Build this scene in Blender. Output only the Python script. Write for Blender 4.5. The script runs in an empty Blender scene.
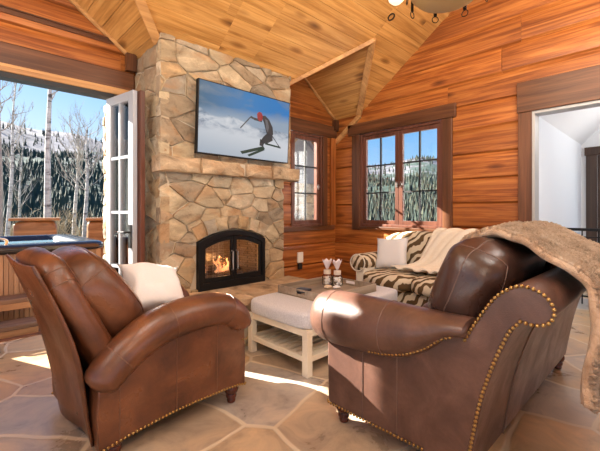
import bpy, bmesh, math, random
from mathutils import Vector, Matrix, noise
R = random.Random(11)
PI = math.pi
scn = bpy.context.scene
COL = scn.collection
WM = {}          # world matrix of every object made here

# ------------------------------------------------------------------ helpers
def _wm(o):
    return WM.get(o.name, Matrix.Identity(4)) if o is not None else Matrix.Identity(4)

def tag(o, label=None, cat=None, group=None, kind=None):
    if label: o['label'] = label
    if cat: o['category'] = cat
    if group: o['group'] = group
    if kind: o['kind'] = kind
    return o

def thing(name, label, cat, loc=(0, 0, 0), rz=0.0, group=None):
    o = bpy.data.objects.new(name, None); COL.objects.link(o)
    o.empty_display_size = .1
    o.location = loc; o.rotation_euler = (0, 0, rz)
    WM[o.name] = Matrix.Translation(loc) @ Matrix.Rotation(rz, 4, 'Z')
    return tag(o, label, cat, group)

def obj(name, bm, mat, parent=None, world=False, smooth=True, bevel=0, bseg=2, sub=0, solid=0, autosm=40):
    if world and parent is not None:
        bm.transform(_wm(parent).inverted())
    bmesh.ops.recalc_face_normals(bm, faces=bm.faces[:])
    me = bpy.data.meshes.new(name)
    bm.to_mesh(me); bm.free()
    o = bpy.data.objects.new(name, me); COL.objects.link(o)
    for m in (mat if isinstance(mat, (list, tuple)) else [mat]):
        me.materials.append(m)
    if parent is not None: o.parent = parent
    WM[o.name] = _wm(parent)
    if smooth:
        me.polygons.foreach_set('use_smooth', [True] * len(me.polygons))
        if autosm and not sub:
            me.set_sharp_from_angle(angle=math.radians(autosm))
    if solid:
        m = o.modifiers.new('s', 'SOLIDIFY'); m.thickness = solid; m.offset = 0
    if bevel:
        m = o.modifiers.new('b', 'BEVEL'); m.width = bevel; m.segments = bseg; m.limit_method = 'ANGLE'; m.angle_limit = math.radians(35)
    if sub:
        m = o.modifiers.new('u', 'SUBSURF'); m.levels = sub; m.render_levels = sub
    return o

def struct(name, bm, mat, **k):
    o = obj(name, bm, mat, **k); o['kind'] = 'structure'; return o

def B(): return bmesh.new()

def box(bm, x0, x1, y0, y1, z0, z1, M=None):
    v = [bm.verts.new(p) for p in ((x0,y0,z0),(x1,y0,z0),(x1,y1,z0),(x0,y1,z0),(x0,y0,z1),(x1,y0,z1),(x1,y1,z1),(x0,y1,z1))]
    for f in ((0,3,2,1),(4,5,6,7),(0,1,5,4),(1,2,6,5),(2,3,7,6),(3,0,4,7)):
        bm.faces.new([v[i] for i in f])
    if M is not None:
        for q in v: q.co = M @ q.co
    return bm

def boxb(*a, M=None):
    return box(B(), *a, M=M)

def loft(bm, rings, cap=True, closed=True):
    rv = [[bm.verts.new(p) for p in r] for r in rings]
    n = len(rv[0])
    for a, b in zip(rv, rv[1:]):
        for i in range(n if closed else n - 1):
            j = (i + 1) % n
            bm.faces.new((a[i], a[j], b[j], b[i]))
    if cap and closed:
        bm.faces.new(rv[0][::-1]); bm.faces.new(rv[-1])
    return bm

def tube(bm, pts, r, n=8, cap=True):
    pts = [Vector(p) for p in pts]
    rad = r if isinstance(r, (list, tuple)) else [r] * len(pts)
    rings = []; up = None
    for i, p in enumerate(pts):
        t = (pts[min(i+1, len(pts)-1)] - pts[max(i-1, 0)])
        t = t.normalized() if t.length > 1e-9 else Vector((0, 0, 1))
        if up is None:
            up = Vector((0, 0, 1)) if abs(t.z) < .9 else Vector((1, 0, 0))
        a = t.cross(up).normalized(); b = a.cross(t).normalized(); up = b
        rings.append([p + (a*math.cos(2*PI*k/n) + b*math.sin(2*PI*k/n)) * rad[i] for k in range(n)])
    return loft(bm, rings, cap)

def lathe(bm, prof, c=(0,0,0), n=20):
    rings = [[(c[0]+r*math.cos(2*PI*k/n), c[1]+r*math.sin(2*PI*k/n), c[2]+z) for k in range(n)] for r, z in prof]
    return loft(bm, rings)

def prism(bm, poly, fn, d0, d1):
    """polygon (u,v) extruded between depths through fn(u,v,d)"""
    a = [bm.verts.new(fn(u, v, d0)) for u, v in poly]; b = [bm.verts.new(fn(u, v, d1)) for u, v in poly]
    n = len(poly)
    bm.faces.new(a[::-1]); bm.faces.new(b)
    for i in range(n):
        bm.faces.new((a[i], a[(i+1) % n], b[(i+1) % n], b[i]))
    return bm

def sqpt(co, size, n=5.0, bulge=0.0):
    sx, sy, sz = (s/2 for s in size)
    x, y, z = (math.copysign(math.sin(abs(q)*PI/2)**.8 if abs(q) < 1 else 1, q) for q in co)
    k = (abs(x)**n + abs(y)**n + abs(z)**n) ** (-1/n)
    p = Vector((x*k, y*k, z*k))
    f = Vector(((1-p.y**2)*(1-p.z**2), (1-p.x**2)*(1-p.z**2), (1-p.x**2)*(1-p.y**2)))
    return Vector((p.x*sx*(1+bulge*f.x), p.y*sy*(1+bulge*f.y), p.z*sz*(1+bulge*f.z)))

def sqseam(bm, size, M, n, bulge, axis, at, r=.004, wr=0, seed=0):
    """a stitched line round a stuffed block where it crosses axis = at (unit coordinates)"""
    o = [i for i in range(3) if i != axis]; pts = []
    for k in range(49):
        a = 2*PI*k/48; c, s_ = math.cos(a), math.sin(a); m_ = max(abs(c), abs(s_)); co = [0, 0, 0]
        co[axis] = at; co[o[0]] = c/m_; co[o[1]] = s_/m_
        q = sqpt(co, size, n, bulge)
        if wr: q += noise.noise_vector(q*7 + Vector((seed, seed*2, 0))) * wr
        pts.append(M @ q)
    return tube(bm, pts, r, 5, cap=False)

def sq(bm, size, M=None, n=5.0, seg=8, bulge=0.0, wr=0.0, seed=0):
    """rounded, slightly stuffed block centred on the origin"""
    t = bmesh.new()
    bmesh.ops.create_cube(t, size=2)
    bmesh.ops.subdivide_edges(t, edges=t.edges[:], cuts=seg, use_grid_fill=True)
    mp = {}
    for v in t.verts:
        q = sqpt(v.co, size, n, bulge)
        if wr:
            q += noise.noise_vector(q*7 + Vector((seed, seed*2, 0))) * wr
        if M is not None: q = M @ q
        mp[v] = bm.verts.new(q)
    for f in t.faces:
        bm.faces.new([mp[v] for v in f.verts])
    t.free()
    return bm

def ball(bm, c, r, sz=1.0, seg=10):
    if not isinstance(r, (tuple, list)): r = (r, r, r*sz)
    M = Matrix.Translation(c) @ Matrix.Diagonal((r[0], r[1], r[2], 1))
    bmesh.ops.create_uvsphere(bm, u_segments=seg, v_segments=max(5, seg//2+1), radius=1, matrix=M)
    return bm

def TR(x, y, z, rx=0, ry=0, rz=0):
    return Matrix.Translation((x, y, z)) @ Matrix.Rotation(rz, 4, 'Z') @ Matrix.Rotation(ry, 4, 'Y') @ Matrix.Rotation(rx, 4, 'X')

def smoothpath(pts, n=6):
    pts = [Vector(p) for p in pts]; out = []
    for i in range(len(pts)-1):
        p0 = pts[max(i-1, 0)]; p1 = pts[i]; p2 = pts[i+1]; p3 = pts[min(i+2, len(pts)-1)]
        for k in range(n):
            t = k/n
            out.append(.5*((2*p1) + (p2-p0)*t + (2*p0-5*p1+4*p2-p3)*t*t + (3*p1-p0-3*p2+p3)*t**3))
    out.append(pts[-1]); return out

def clip(poly, a, b, c):
    """keep a*u+b*v<=c"""
    out = []
    for i in range(len(poly)):
        p, q = poly[i], poly[(i+1) % len(poly)]
        dp, dq = a*p[0]+b*p[1]-c, a*q[0]+b*q[1]-c
        if dp <= 0: out.append(p)
        if dp*dq < 0:
            t = dp/(dp-dq); out.append((p[0]+(q[0]-p[0])*t, p[1]+(q[1]-p[1])*t))
    return out

def centroid(poly):
    return (sum(p[0] for p in poly)/len(poly), sum(p[1] for p in poly)/len(poly))

def copy_tree(o, parent=None):
    c = o.copy(); COL.objects.link(c)
    if parent is not None: c.parent = parent
    WM[c.name] = _wm(o)
    for ch in list(o.children): copy_tree(ch, c)
    return c

# ------------------------------------------------------------------ materials
def mat(name, color=(.5,.5,.5), rough=.5, metal=0, spec=.5, **k):
    m = bpy.data.materials.new(name); m.use_nodes = True
    p = m.node_tree.nodes['Principled BSDF']
    p.inputs['Base Color'].default_value = (*color, 1)
    p.inputs['Roughness'].default_value = rough
    p.inputs['Metallic'].default_value = metal
    p.inputs['Specular IOR Level'].default_value = spec
    for a, b in k.items():
        p.inputs[a.replace('_', ' ')].default_value = b
    return m

class NT:
    def __init__(s, m):
        s.t = m.node_tree; s.p = s.t.nodes['Principled BSDF']
    def n(s, typ, **k):
        x = s.t.nodes.new('ShaderNode' + typ)
        for a, b in k.items():
            if a.startswith('i_'): x.inputs[a[2:].replace('_', ' ')].default_value = b
            else: setattr(x, a, b)
        return x
    def l(s, a, b): s.t.links.new(a, b)
    def ramp(s, fac, stops, interp='LINEAR'):
        r = s.n('ValToRGB'); e = r.color_ramp.elements; r.color_ramp.interpolation = interp
        while len(e) < len(stops): e.new(.5)
        for q, (p, c) in zip(e, stops):
            q.position = p; q.color = (*c, 1) if len(c) == 3 else c
        s.l(fac, r.inputs['Fac']); return r.outputs['Color']
    def mix(s, fac, a, b, mode='MIX'):
        x = s.n('MixRGB', blend_type=mode)
        for i, v in enumerate((fac, a, b)):
            if hasattr(v, 'is_output') or isinstance(v, bpy.types.NodeSocket): s.l(v, x.inputs[i])
            elif isinstance(v, (int, float)): x.inputs[i].default_value = v if i == 0 else (v, v, v, 1)
            else: x.inputs[i].default_value = (*v, 1)
        return x.outputs[0]
    def math(s, op, a, b=0.0):
        x = s.n('Math', operation=op)
        for i, v in enumerate((a, b)):
            if isinstance(v, bpy.types.NodeSocket): s.l(v, x.inputs[i])
            else: x.inputs[i].default_value = v
        return x.outputs[0]
    def coord(s, scale=(1,1,1), island=0, src='Object'):
        tc = s.n('TexCoord'); v = tc.outputs[src]
        if island:
            g = s.n('NewGeometry'); a = s.n('VectorMath', operation='MULTIPLY_ADD')
            cx = s.n('CombineXYZ')
            for i in range(3): s.l(g.outputs['Random Per Island'], cx.inputs[i])
            s.l(cx.outputs[0], a.inputs[0]); a.inputs[1].default_value = (island, island*1.7, island*.6); s.l(v, a.inputs[2]); v = a.outputs[0]
        mp = s.n('Mapping'); mp.inputs['Scale'].default_value = scale; s.l(v, mp.inputs['Vector'])
        return mp.outputs[0]
    def bump(s, h, strength=.3, dist=.01):
        b = s.n('Bump'); b.inputs['Strength'].default_value = strength; b.inputs['Distance'].default_value = dist
        s.l(h, b.inputs['Height']); s.l(b.outputs[0], s.p.inputs['Normal'])
    def noise(s, vec, scale, detail=4, rough=.5, dist=0):
        x = s.n('TexNoise'); x.inputs['Scale'].default_value = scale; x.inputs['Detail'].default_value = detail
        x.inputs['Roughness'].default_value = rough; x.inputs['Distortion'].default_value = dist
        s.l(vec, x.inputs['Vector']); return x.outputs['Fac']

def wood(name, cols, axis='X', rough=.4, knots=True, tint=.35, gr=1.0, spec=.4):
    m = mat(name, cols[0], rough, spec=spec); t = NT(m)
    st = {'X': (.42, 11, 11), 'Y': (11, .42, 11), 'Z': (11, 11, .42)}[axis]
    v = t.coord(tuple(q*gr for q in st), island=7)
    n1 = t.noise(v, 1.3, 7, .66, .55)
    c = t.ramp(n1, [(.30, tuple(q*.72 for q in cols[0])), (.42, cols[0]), (.54, cols[1]), (.70, cols[2])])
    st2 = {'X': (.4, 2.4, 2.4), 'Y': (2.4, .4, 2.4), 'Z': (2.4, 2.4, .4)}[axis]
    n2 = t.noise(t.coord(st2, island=3), 1.5, 3)
    c = t.mix(.55, c, t.ramp(n2, [(.32, (.50,.43,.37)), (.58, (1,1,1))]), 'MULTIPLY')
    if knots:
        ks = {'X': (1.5, 4.5, 4.5), 'Y': (4.5, 1.5, 4.5), 'Z': (4.5, 4.5, 1.5)}[axis]
        vo = t.n('TexVoronoi'); vo.inputs['Scale'].default_value = 1.0; t.l(t.coord(ks, island=5), vo.inputs['Vector'])
        k = t.ramp(vo.outputs['Distance'], [(.04, (.14,.08,.05)), (.13, (.5,.4,.32)), (.22, (1,1,1))])
        c = t.mix(.8, c, k, 'MULTIPLY')
    g = t.n('NewGeometry')
    c = t.mix(1.0, c, t.ramp(g.outputs['Random Per Island'], [(0, (1-tint,)*3), (1, (1.0, 1.0, 1.0))]), 'MULTIPLY')
    t.l(c, t.p.inputs['Base Color']); t.bump(n1, .12, .004)
    return m

def leather(name, c1, c2, c3, rough=.33):
    m = mat(name, c1, rough, spec=.55); t = NT(m)
    v = t.coord((1,1,1))
    n1 = t.noise(v, 4.5, 5, .6, .6)
    c = t.ramp(n1, [(.28, c1), (.5, c2), (.75, c3)])
    n2 = t.noise(v, 60, 3)
    c = t.mix(.25, c, t.ramp(n2, [(.3, (.6,.55,.5)), (.7, (1,1,1))]), 'MULTIPLY')
    t.l(c, t.p.inputs['Base Color'])
    t.l(t.ramp(n1, [(.3, (rough+.08,)*3), (.7, (rough-.07,)*3)]), t.p.inputs['Roughness'])
    vo = t.n('TexVoronoi'); vo.inputs['Scale'].default_value = 190; t.l(v, vo.inputs['Vector'])
    h = t.math('ADD', t.math('MULTIPLY', vo.outputs['Distance'], .25), t.noise(v, 9, 4, .6, 1.0))
    t.bump(h, .16, .012)
    return m

def fabric(name, c1, c2, scale=220, rough=.9, bump=.25, sheen=.2):
    m = mat(name, c1, rough, spec=.2, Sheen_Weight=sheen); t = NT(m)
    v = t.coord((1,1,1)); n = t.noise(v, scale, 3, .7)
    t.l(t.ramp(n, [(.3, c1), (.7, c2)]), t.p.inputs['Base Color']); t.bump(n, bump, .003)
    return m

def emis(name, color, strength):
    m = mat(name, color); p = m.node_tree.nodes['Principled BSDF']
    p.inputs['Emission Color'].default_value = (*color, 1); p.inputs['Emission Strength'].default_value = strength
    return m

def glassmat(name, tintc=(1,1,1), refl=.06):
    m = bpy.data.materials.new(name); m.use_nodes = True; nt = m.node_tree
    nt.nodes.remove(nt.nodes['Principled BSDF']); out = nt.nodes['Material Output']
    tr = nt.nodes.new('ShaderNodeBsdfTransparent'); tr.inputs[0].default_value = (*tintc, 1)
    gl = nt.nodes.new('ShaderNodeBsdfGlossy'); gl.inputs['Roughness'].default_value = .03
    fr = nt.nodes.new('ShaderNodeLayerWeight'); fr.inputs['Blend'].default_value = .12
    ad = nt.nodes.new('ShaderNodeMath'); ad.operation = 'ADD'; ad.inputs[1].default_value = refl
    mx = nt.nodes.new('ShaderNodeMixShader')
    nt.links.new(fr.outputs['Fresnel'], ad.inputs[0]); nt.links.new(ad.outputs[0], mx.inputs[0])
    nt.links.new(tr.outputs[0], mx.inputs[1]); nt.links.new(gl.outputs[0], mx.inputs[2]); nt.links.new(mx.outputs[0], out.inputs[0])
    return m

WALL = ((.29,.078,.014), (.47,.150,.030), (.62,.24,.058))
CEIL = ((.52,.245,.062), (.66,.34,.10), (.78,.44,.15))
TRIM = ((.105,.038,.014), (.165,.062,.024), (.23,.095,.038))
M_wallX = wood('pine_wall_x', WALL, 'X', tint=.22, gr=1.7)
M_wallY = wood('pine_wall_y', WALL, 'Y', tint=.22, gr=1.7)
M_ceilX = wood('pine_ceiling_x', CEIL, 'X', tint=.12, rough=.38, gr=1.6)
M_ceilY = wood('pine_ceiling_y', CEIL, 'Y', tint=.12, rough=.38, gr=1.6)
M_trimX = wood('stained_trim_x', TRIM, 'X', knots=False)
M_trimY = wood('stained_trim_y', TRIM, 'Y', knots=False)
M_trimZ = wood('stained_trim_z', TRIM, 'Z', knots=False)
M_lightX = wood('light_trim', ((.50,.25,.09),(.62,.33,.12),(.72,.42,.17)), 'X', knots=False, tint=.1)
M_sash = wood('sash_wood', ((.12,.042,.024),(.16,.058,.033),(.20,.075,.045)), 'Z', knots=False, tint=.1)
M_darkgap = mat('dark_gap', (.06,.025,.01), .8)
M_black = mat('black_metal', (.012,.012,.013), .42, .6)
M_blackm = mat('matte_black', (.015,.015,.016), .6)
M_steel = mat('brushed_steel', (.55,.55,.54), .3, 1)
M_brass = mat('aged_brass', (.42,.26,.09), .32, 1)
M_glass = glassmat('window_glass')
M_fglass = glassmat('fireplace_glass', (.85,.85,.85), .05)
M_jar = glassmat('jar_glass', (.99,.99,.99), .02)
M_leather = leather('cognac_leather', (.062,.022,.010), (.135,.048,.020), (.22,.086,.038), .32)
M_leather2 = leather('espresso_leather', (.055,.026,.019), (.10,.050,.036), (.165,.088,.064), .36)
M_leather3 = leather('espresso_cushion_leather', (.030,.015,.012), (.050,.025,.019), (.095,.05,.038), .30)
M_seam = mat('leather_seam', (.16,.075,.04), .5)
M_seam2 = mat('leather_seam_pale', (.14,.085,.065), .5)
M_mahog = mat('mahogany_foot', (.09,.022,.010), .22)
M_white = fabric('white_linen', (.68,.685,.70), (.80,.805,.82), 260, bump=.5)
M_cream = fabric('cream_knit', (.70,.63,.52), (.84,.78,.67), 90, bump=.5)
M_ott = fabric('grey_white_weave', (.44,.455,.49), (.68,.69,.73), 110)
M_ottleg = mat('cream_paint', (.74,.66,.52), .5)
M_plastic = mat('white_plastic', (.85,.84,.81), .35)
M_wallwhite = mat('white_wall_paint', (.72,.74,.76), .6)
M_snow = mat('snow', (.70,.72,.76), .8)

def zebra_mat():
    m = mat('zebra_fabric', (.7,.62,.48), .85, spec=.2); t = NT(m)
    v = t.coord((1.0,1.3,1.0))
    w = t.n('TexWave', wave_type='BANDS', bands_direction='DIAGONAL')
    for a, b in (('Scale', 3.6), ('Distortion', 7.5), ('Detail', 2.0), ('Detail Scale', 1.1)): w.inputs[a].default_value = b
    t.l(v, w.inputs['Vector'])
    c = t.ramp(w.outputs['Fac'], [(.40, (.12,.075,.035)), (.50, (.70,.61,.46))])
    t.l(c, t.p.inputs['Base Color']); t.bump(t.noise(v, 200), .2, .003)
    return m
M_zebra = zebra_mat()

def stone_mat(name, cols, sc=1.0):
    m = mat(name, cols[0], .85, spec=.2); t = NT(m)
    g = t.n('NewGeometry'); v = t.coord((1,1,1.6), island=9)
    base = t.ramp(g.outputs['Random Per Island'], [(i/(len(cols)-1), c) for i, c in enumerate(cols)])
    n1 = t.noise(v, 4*sc, 8, .68, .5)
    c = t.mix(.75, base, t.ramp(n1, [(.34, (.22,.17,.13)), (.45, (.80,.76,.70)), (.55, (1.0,.97,.92)), (.66, (1.5,1.45,1.35))]), 'MULTIPLY')
    n3 = t.noise(v, 2.2*sc, 3, .5, 1)
    c = t.mix(t.ramp(n3, [(.52, (0,0,0)), (.68, (.5,.5,.5))]), c, (.42,.22,.09))
    t.l(c, t.p.inputs['Base Color'])
    n2 = t.noise(v, 13*sc, 8, .7)
    t.bump(t.math('ADD', n1, n2), .7, .03)
    return m
M_stone = stone_mat('tan_fieldstone', [(.40,.315,.20),(.47,.38,.25),(.27,.21,.145),(.52,.43,.29),(.30,.265,.21),(.43,.30,.165),(.56,.49,.37),(.36,.28,.19)])
M_mortar = mat('mortar', (.50,.43,.32), .95)
M_slab = stone_mat('ledge_stone', [(.50,.38,.25),(.46,.34,.22),(.54,.42,.29)])

def floor_mat():
    m = mat('flagstone_floor', (.3,.2,.12), .4, spec=.5); t = NT(m)
    v0 = t.coord((1,1,1)); nn = t.n('TexNoise'); nn.inputs['Scale'].default_value = 1.3; t.l(v0, nn.inputs['Vector'])
    ad = t.n('VectorMath', operation='MULTIPLY_ADD'); t.l(nn.outputs['Color'], ad.inputs[0]); ad.inputs[1].default_value = (.22,.22,0); t.l(v0, ad.inputs[2])
    vs = []
    for f in ('DISTANCE_TO_EDGE', 'F1'):
        x = t.n('TexVoronoi', feature=f, voronoi_dimensions='2D'); x.inputs['Scale'].default_value = 1.45; x.inputs['Randomness'].default_value = .85
        t.l(ad.outputs[0], x.inputs['Vector']); vs.append(x)
    sep = t.n('SeparateColor'); t.l(vs[1].outputs['Color'], sep.inputs[0])
    base = t.ramp(sep.outputs[0], [(0, (.44,.30,.165)), (.25, (.52,.355,.195)), (.45, (.42,.33,.24)), (.65, (.57,.405,.235)), (.82, (.41,.385,.36)), (1, (.50,.385,.265))])
    n1 = t.noise(v0, 3.2, 8, .65, .8)
    c = t.mix(.7, base, t.ramp(n1, [(.33, (.42,.42,.45)), (.5, (.92,.92,.92)), (.68, (1.35,1.28,1.15))]), 'MULTIPLY')
    grout = t.ramp(vs[0].outputs['Distance'], [(.012, (1,1,1)), (.026, (0,0,0))])
    c = t.mix(grout, c, (.62,.52,.38))
    t.l(c, t.p.inputs['Base Color'])
    t.l(t.ramp(n1, [(.3, (.24,)*3), (.7, (.42,)*3)]), t.p.inputs['Roughness'])
    h = t.mix(grout, t.ramp(n1, [(0, (.5,)*3), (1, (1,)*3)]), (.2,.2,.2))
    t.bump(h, .35, .012)
    return m
M_floor = floor_mat()

# ------------------------------------------------------------------ camera (eye 1.3 m, level, f = 365 px of 600)
EYE = 1.3
cam = bpy.data.cameras.new('camera'); co = bpy.data.objects.new('camera', cam); COL.objects.link(co)
cam.sensor_width = 36; cam.lens = 36*365/600
co.location = (0, 0, EYE)
YAW = math.radians(43.85)
co.rotation_euler = (PI/2, 0, -YAW)
cam.shift_y = -(225.5-211)/600
cam.clip_start = .02; cam.clip_end = 3000
scn.camera = co

# ------------------------------------------------------------------ the room
XE, YN = 4.78, 4.1          # inner faces of east and north walls
def zmain(y): return 2.49 + .72*(YN - y)
RA, RB = -.7, 3.89
def zgA(x): return 3.968 - .72*x if x >= RA else 3.968 - .72*RA - .72*(RA-x)
def zgB(x): return 3.498 - .72*abs(x-RB)
def zceil(x, y):
    z = zmain(y) if y > .6 else zmain(.6) - .72*(.6-y)
    if y > .6: z = max(z, zgA(x), zgB(x))
    return z

b = B(); box(b, -4.5, XE, -4.0, 4.66, -.12, 0)
struct('floor', b, M_floor, smooth=False)

def course_wall(name, u0, u1, holes, ztop, fn, m, z0=-.0):
    """horizontal board courses in the plane (u,z), fn(u,z,d) places them; d grows into the wall"""
    bm = B(); zs = [0, .125, .44, .76, 1.08, 1.39, 1.70, 2.015, 2.335, 2.645, 2.955, 3.265, 3.575, 3.885, 4.195, 4.505, 4.815, 5.2]
    for a, c in zip(zs, zs[1:]):
        mid = (a+c)/2
        segs = [(u0, u1)]
        for (h0, h1, k0, k1) in holes:
            if c > k0+.03 and a < k1-.03:
                ns = []
                for s in segs:
                    if h0 > s[0] and h1 < s[1]: ns += [(s[0], h0), (h1, s[1])]
                    elif h1 <= s[0] or h0 >= s[1]: ns.append(s)
                    elif h0 <= s[0] and h1 >= s[1]: pass
                    elif h0 <= s[0]: ns.append((h1, s[1]))
                    else: ns.append((s[0], h0))
                segs = ns
        for s in segs:
            # keep only stretches under the ceiling
            n = max(2, int((s[1]-s[0])/.05)); us = [s[0]+(s[1]-s[0])*i/n for i in range(n+1)]
            ok = [u for u in us if ztop(u) > a - .05]
            if not ok: continue
            lo, hi = ok[0], ok[-1]
            cuts = [lo]
            while hi - cuts[-1] > 3.2: cuts.append(cuts[-1] + R.uniform(1.3, 2.6))
            cuts.append(hi)
            for p, q in zip(cuts, cuts[1:]):
                if q-p < .02: continue
                prof = [(.16, a), (.03, a), (.026, a+.008), (.004, a+.026), (0, a+.06), (0, c-.045), (.004, c-.018), (.010, c-.008), (.010, c), (.16, c)]
                loft(bm, [[fn(p+.0015, z, d) for d, z in prof], [fn(q-.0015, z, d) for d, z in prof]])
    return bm

W1 = (3.75, 4.44, 1.06, 2.53)            # north window opening
W2 = (2.20, 3.57, 1.06, 2.53)            # east window opening
D0, D1, DH = .25, 1.20, 2.46             # folding-door opening in the north wall; unseen west edge set to block sun
HALL = (.0, 1.16, 0, 2.43)               # doorway in the east wall
bm = course_wall('n', -4.5, XE, [W1, (D0, 1.32, 0, DH)], lambda u: zceil(u, YN)+.1, lambda u, z, d: (u, YN+d, z), M_wallX)
struct('wall_north', bm, M_wallX)
bm = course_wall('e', -4.0, YN+.16, [W2, HALL], lambda u: zceil(XE, u)+.1, lambda u, z, d: (XE+d, u, z), M_wallY)
struct('wall_east', bm, M_wallY)

# ceiling boards on the three slopes
def boards(poly, fn, along, width=.172):
    """poly (x,y) convex; boards run along 'along' ('x' or 'y'); fn(x,y)->z; returns bmesh"""
    bm = B(); k = 1 if along == 'x' else 0
    stp = width*math.cos(math.atan(.72))
    lo = min(p[k] for p in poly); hi = max(p[k] for p in poly)
    i = math.floor(lo/stp)
    while i*stp < hi:
        a, c = i*stp+.0025, (i+1)*stp-.0025
        s = clip(clip(poly, *((0, 1, c) if k else (1, 0, c))), *((0, -1, -a) if k else (-1, 0, -a)))
        i += 1
        if len(s) < 3: continue
        j = 1-k; l0 = min(p[j] for p in s); l1 = max(p[j] for p in s)
        cuts = [l0-.01, l0 + R.uniform(.6, 2.4)]
        while cuts[-1] < l1: cuts.append(cuts[-1]+R.uniform(2.6, 4.6))
        for u, w in zip(cuts, cuts[1:]):
            q = clip(clip(s, *((1, 0, w-.001) if k else (0, 1, w-.001))), *((-1, 0, -u) if k else (0, -1, -u)))
            if len(q) < 3: continue
            cx, cy = centroid(q)
            prism(bm, q, lambda x, y, d: (x, y, fn(x, y)+d), 0, .02)
    return bm
E = XE+.02
NW = YN+.02
polys = [[(-4.5,.6),(RA,.6),(RA,1.347),(-3.45,4.1),(-4.5,4.1)],
         [(RA,.6),(2.053,.6),(2.053,4.1),(RA,1.347)],
         [(2.053,.6),(2.49,.6),(2.49,4.1),(2.053,4.1)],
         [(2.49,.6),(RB,.6),(RB,2.70),(2.49,4.1)],
         [(RB,.6),(E,.6),(E,2.70+E-RB),(RB,2.70)]]
full = B()
for pg in polys:
    t = boards(pg, lambda x, y: zmain(y), 'x'); me = bpy.data.meshes.new('t'); t.to_mesh(me); t.free(); full.from_mesh(me)
struct('ceiling', full, M_ceilX, smooth=False)
gA = boards([(RA,1.347),(2.053,4.1),(2.053,NW),(RA,NW)], lambda x, y: zgA(x), 'y')
me = bpy.data.meshes.new('t'); t = boards([(RA,1.347),(RA,NW),(-3.45,NW),(-3.45,4.1)], lambda x, y: zgA(x), 'y'); t.to_mesh(me); t.free(); gA.from_mesh(me)
struct('ceiling_west_gable', gA, M_ceilY, smooth=False)
gB = boards([(RB,2.70),(E,2.70+E-RB),(E,NW),(RB,NW)], lambda x, y: zgB(x), 'y')
t = boards([(RB,2.70),(RB,NW),(2.49,NW),(2.49,4.1)], lambda x, y: zgB(x), 'y'); t.to_mesh(me); t.free(); gB.from_mesh(me)
struct('ceiling_east_gable', gB, M_ceilY, smooth=False)
sB = boards([(-4.5,-4.0),(E,-4.0),(E,.6),(-4.5,.6)], lambda x, y: zmain(.6)-.72*(.6-y), 'x')
struct('ceiling_south_slope', sB, M_ceilX, smooth=False)
# roof deck over the boards
b = B()
def slab(pts, up=.03):
    v = [b.verts.new((x, y, z+up)) for x, y, z in pts]; b.faces.new(v)
for pg in polys: slab([(x, y, zmain(y)) for x, y in pg])
slab([(RA,1.347,zgA(RA)),(2.053,4.1,zgA(2.053)),(2.053,4.5,zgA(2.053)),(RA,4.5,zgA(RA))])
slab([(RA,1.347,zgA(RA)),(RA,4.5,zgA(RA)),(-3.45,4.5,zgA(-3.45)),(-3.45,4.1,zgA(-3.45))])
slab([(RB,2.7,zgB(RB)),(5.3,2.7+5.3-RB,zgB(5.3)),(5.3,4.5,zgB(5.3)),(RB,4.5,zgB(RB))])
slab([(RB,2.7,zgB(RB)),(RB,4.5,zgB(RB)),(2.49,4.5,zgB(2.49)),(2.49,4.1,zgB(2.49))])
slab([(-4.5,-4,zmain(.6)-.72*4.6),(E,-4,zmain(.6)-.72*4.6),(E,.6,zmain(.6)),(-4.5,.6,zmain(.6))])
struct('roof', b, M_darkgap, smooth=False, solid=.02)

def bar(bm, p, q, w, h, up=(0,0,1)):
    """board from p to q: w across, h thick along up"""
    p, q = Vector(p), Vector(q); t = (q-p).normalized(); s = t.cross(Vector(up)).normalized(); n = s.cross(t).normalized()
    ring = lambda c: [c+s*w/2, c+s*w/2-n*h, c-s*w/2-n*h, c-s*w/2]
    return loft(bm, [ring(p), ring(q)])

# boards at the meeting lines of the slopes
def vb(x0, x1, f, nm, up, w=.09, h=.03):
    b = B(); bar(b, (x0, *f(x0)), (x1, *f(x1)), w, h, up); struct(nm, b, M_lightX, smooth=False, bevel=.006)
vb(RA, 1.45, lambda x: (x+2.047, zgA(x)+.005), 'trim_1', (-.3,.3,1), w=.085)
vb(RB, 3.05, lambda x: (2.70+RB-x, zgB(x)+.005), 'trim_2', (-.3,-.3,1), w=.05, h=.05)
vb(RB, XE, lambda x: (2.70+x-RB, zgB(x)+.008), 'trim_3', (.3,-.3,1), w=.085, h=.045)
b = B(); bar(b, (XE-.02, 3.585, 2.862), (XE-.02, YN, 2.49), .05, .07, (0,.58,.8)); struct('trim_4', b, M_lightX, smooth=False, bevel=.006)
b = B()
bar(b, (RB+.02, YN-.02, zgB(RB)-.0), (XE, YN-.02, zgB(XE)), .03, .035); struct('trim_5', b, M_lightX, smooth=False)
b = B(); bar(b, (RA, YN-.02, zgA(RA)), (1.45, YN-.02, zgA(1.45)), .03, .03); struct('trim_6', b, M_lightX, smooth=False)
b = boxb(4.70, XE-.001, 4.02, YN-.001, 2.66, 2.84); struct('trim_7', b, M_trimZ, smooth=False)
# mouldings along the gable boards over the folding doors
b = B(); box(b, -4.5, 1.43, YN-.018, YN+.02, 3.035, 3.075); box(b, -4.5, 1.43, YN-.03, YN+.02, 3.075, 3.09)
struct('trim_8', b, M_trimX, smooth=False, bevel=.004)

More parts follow.
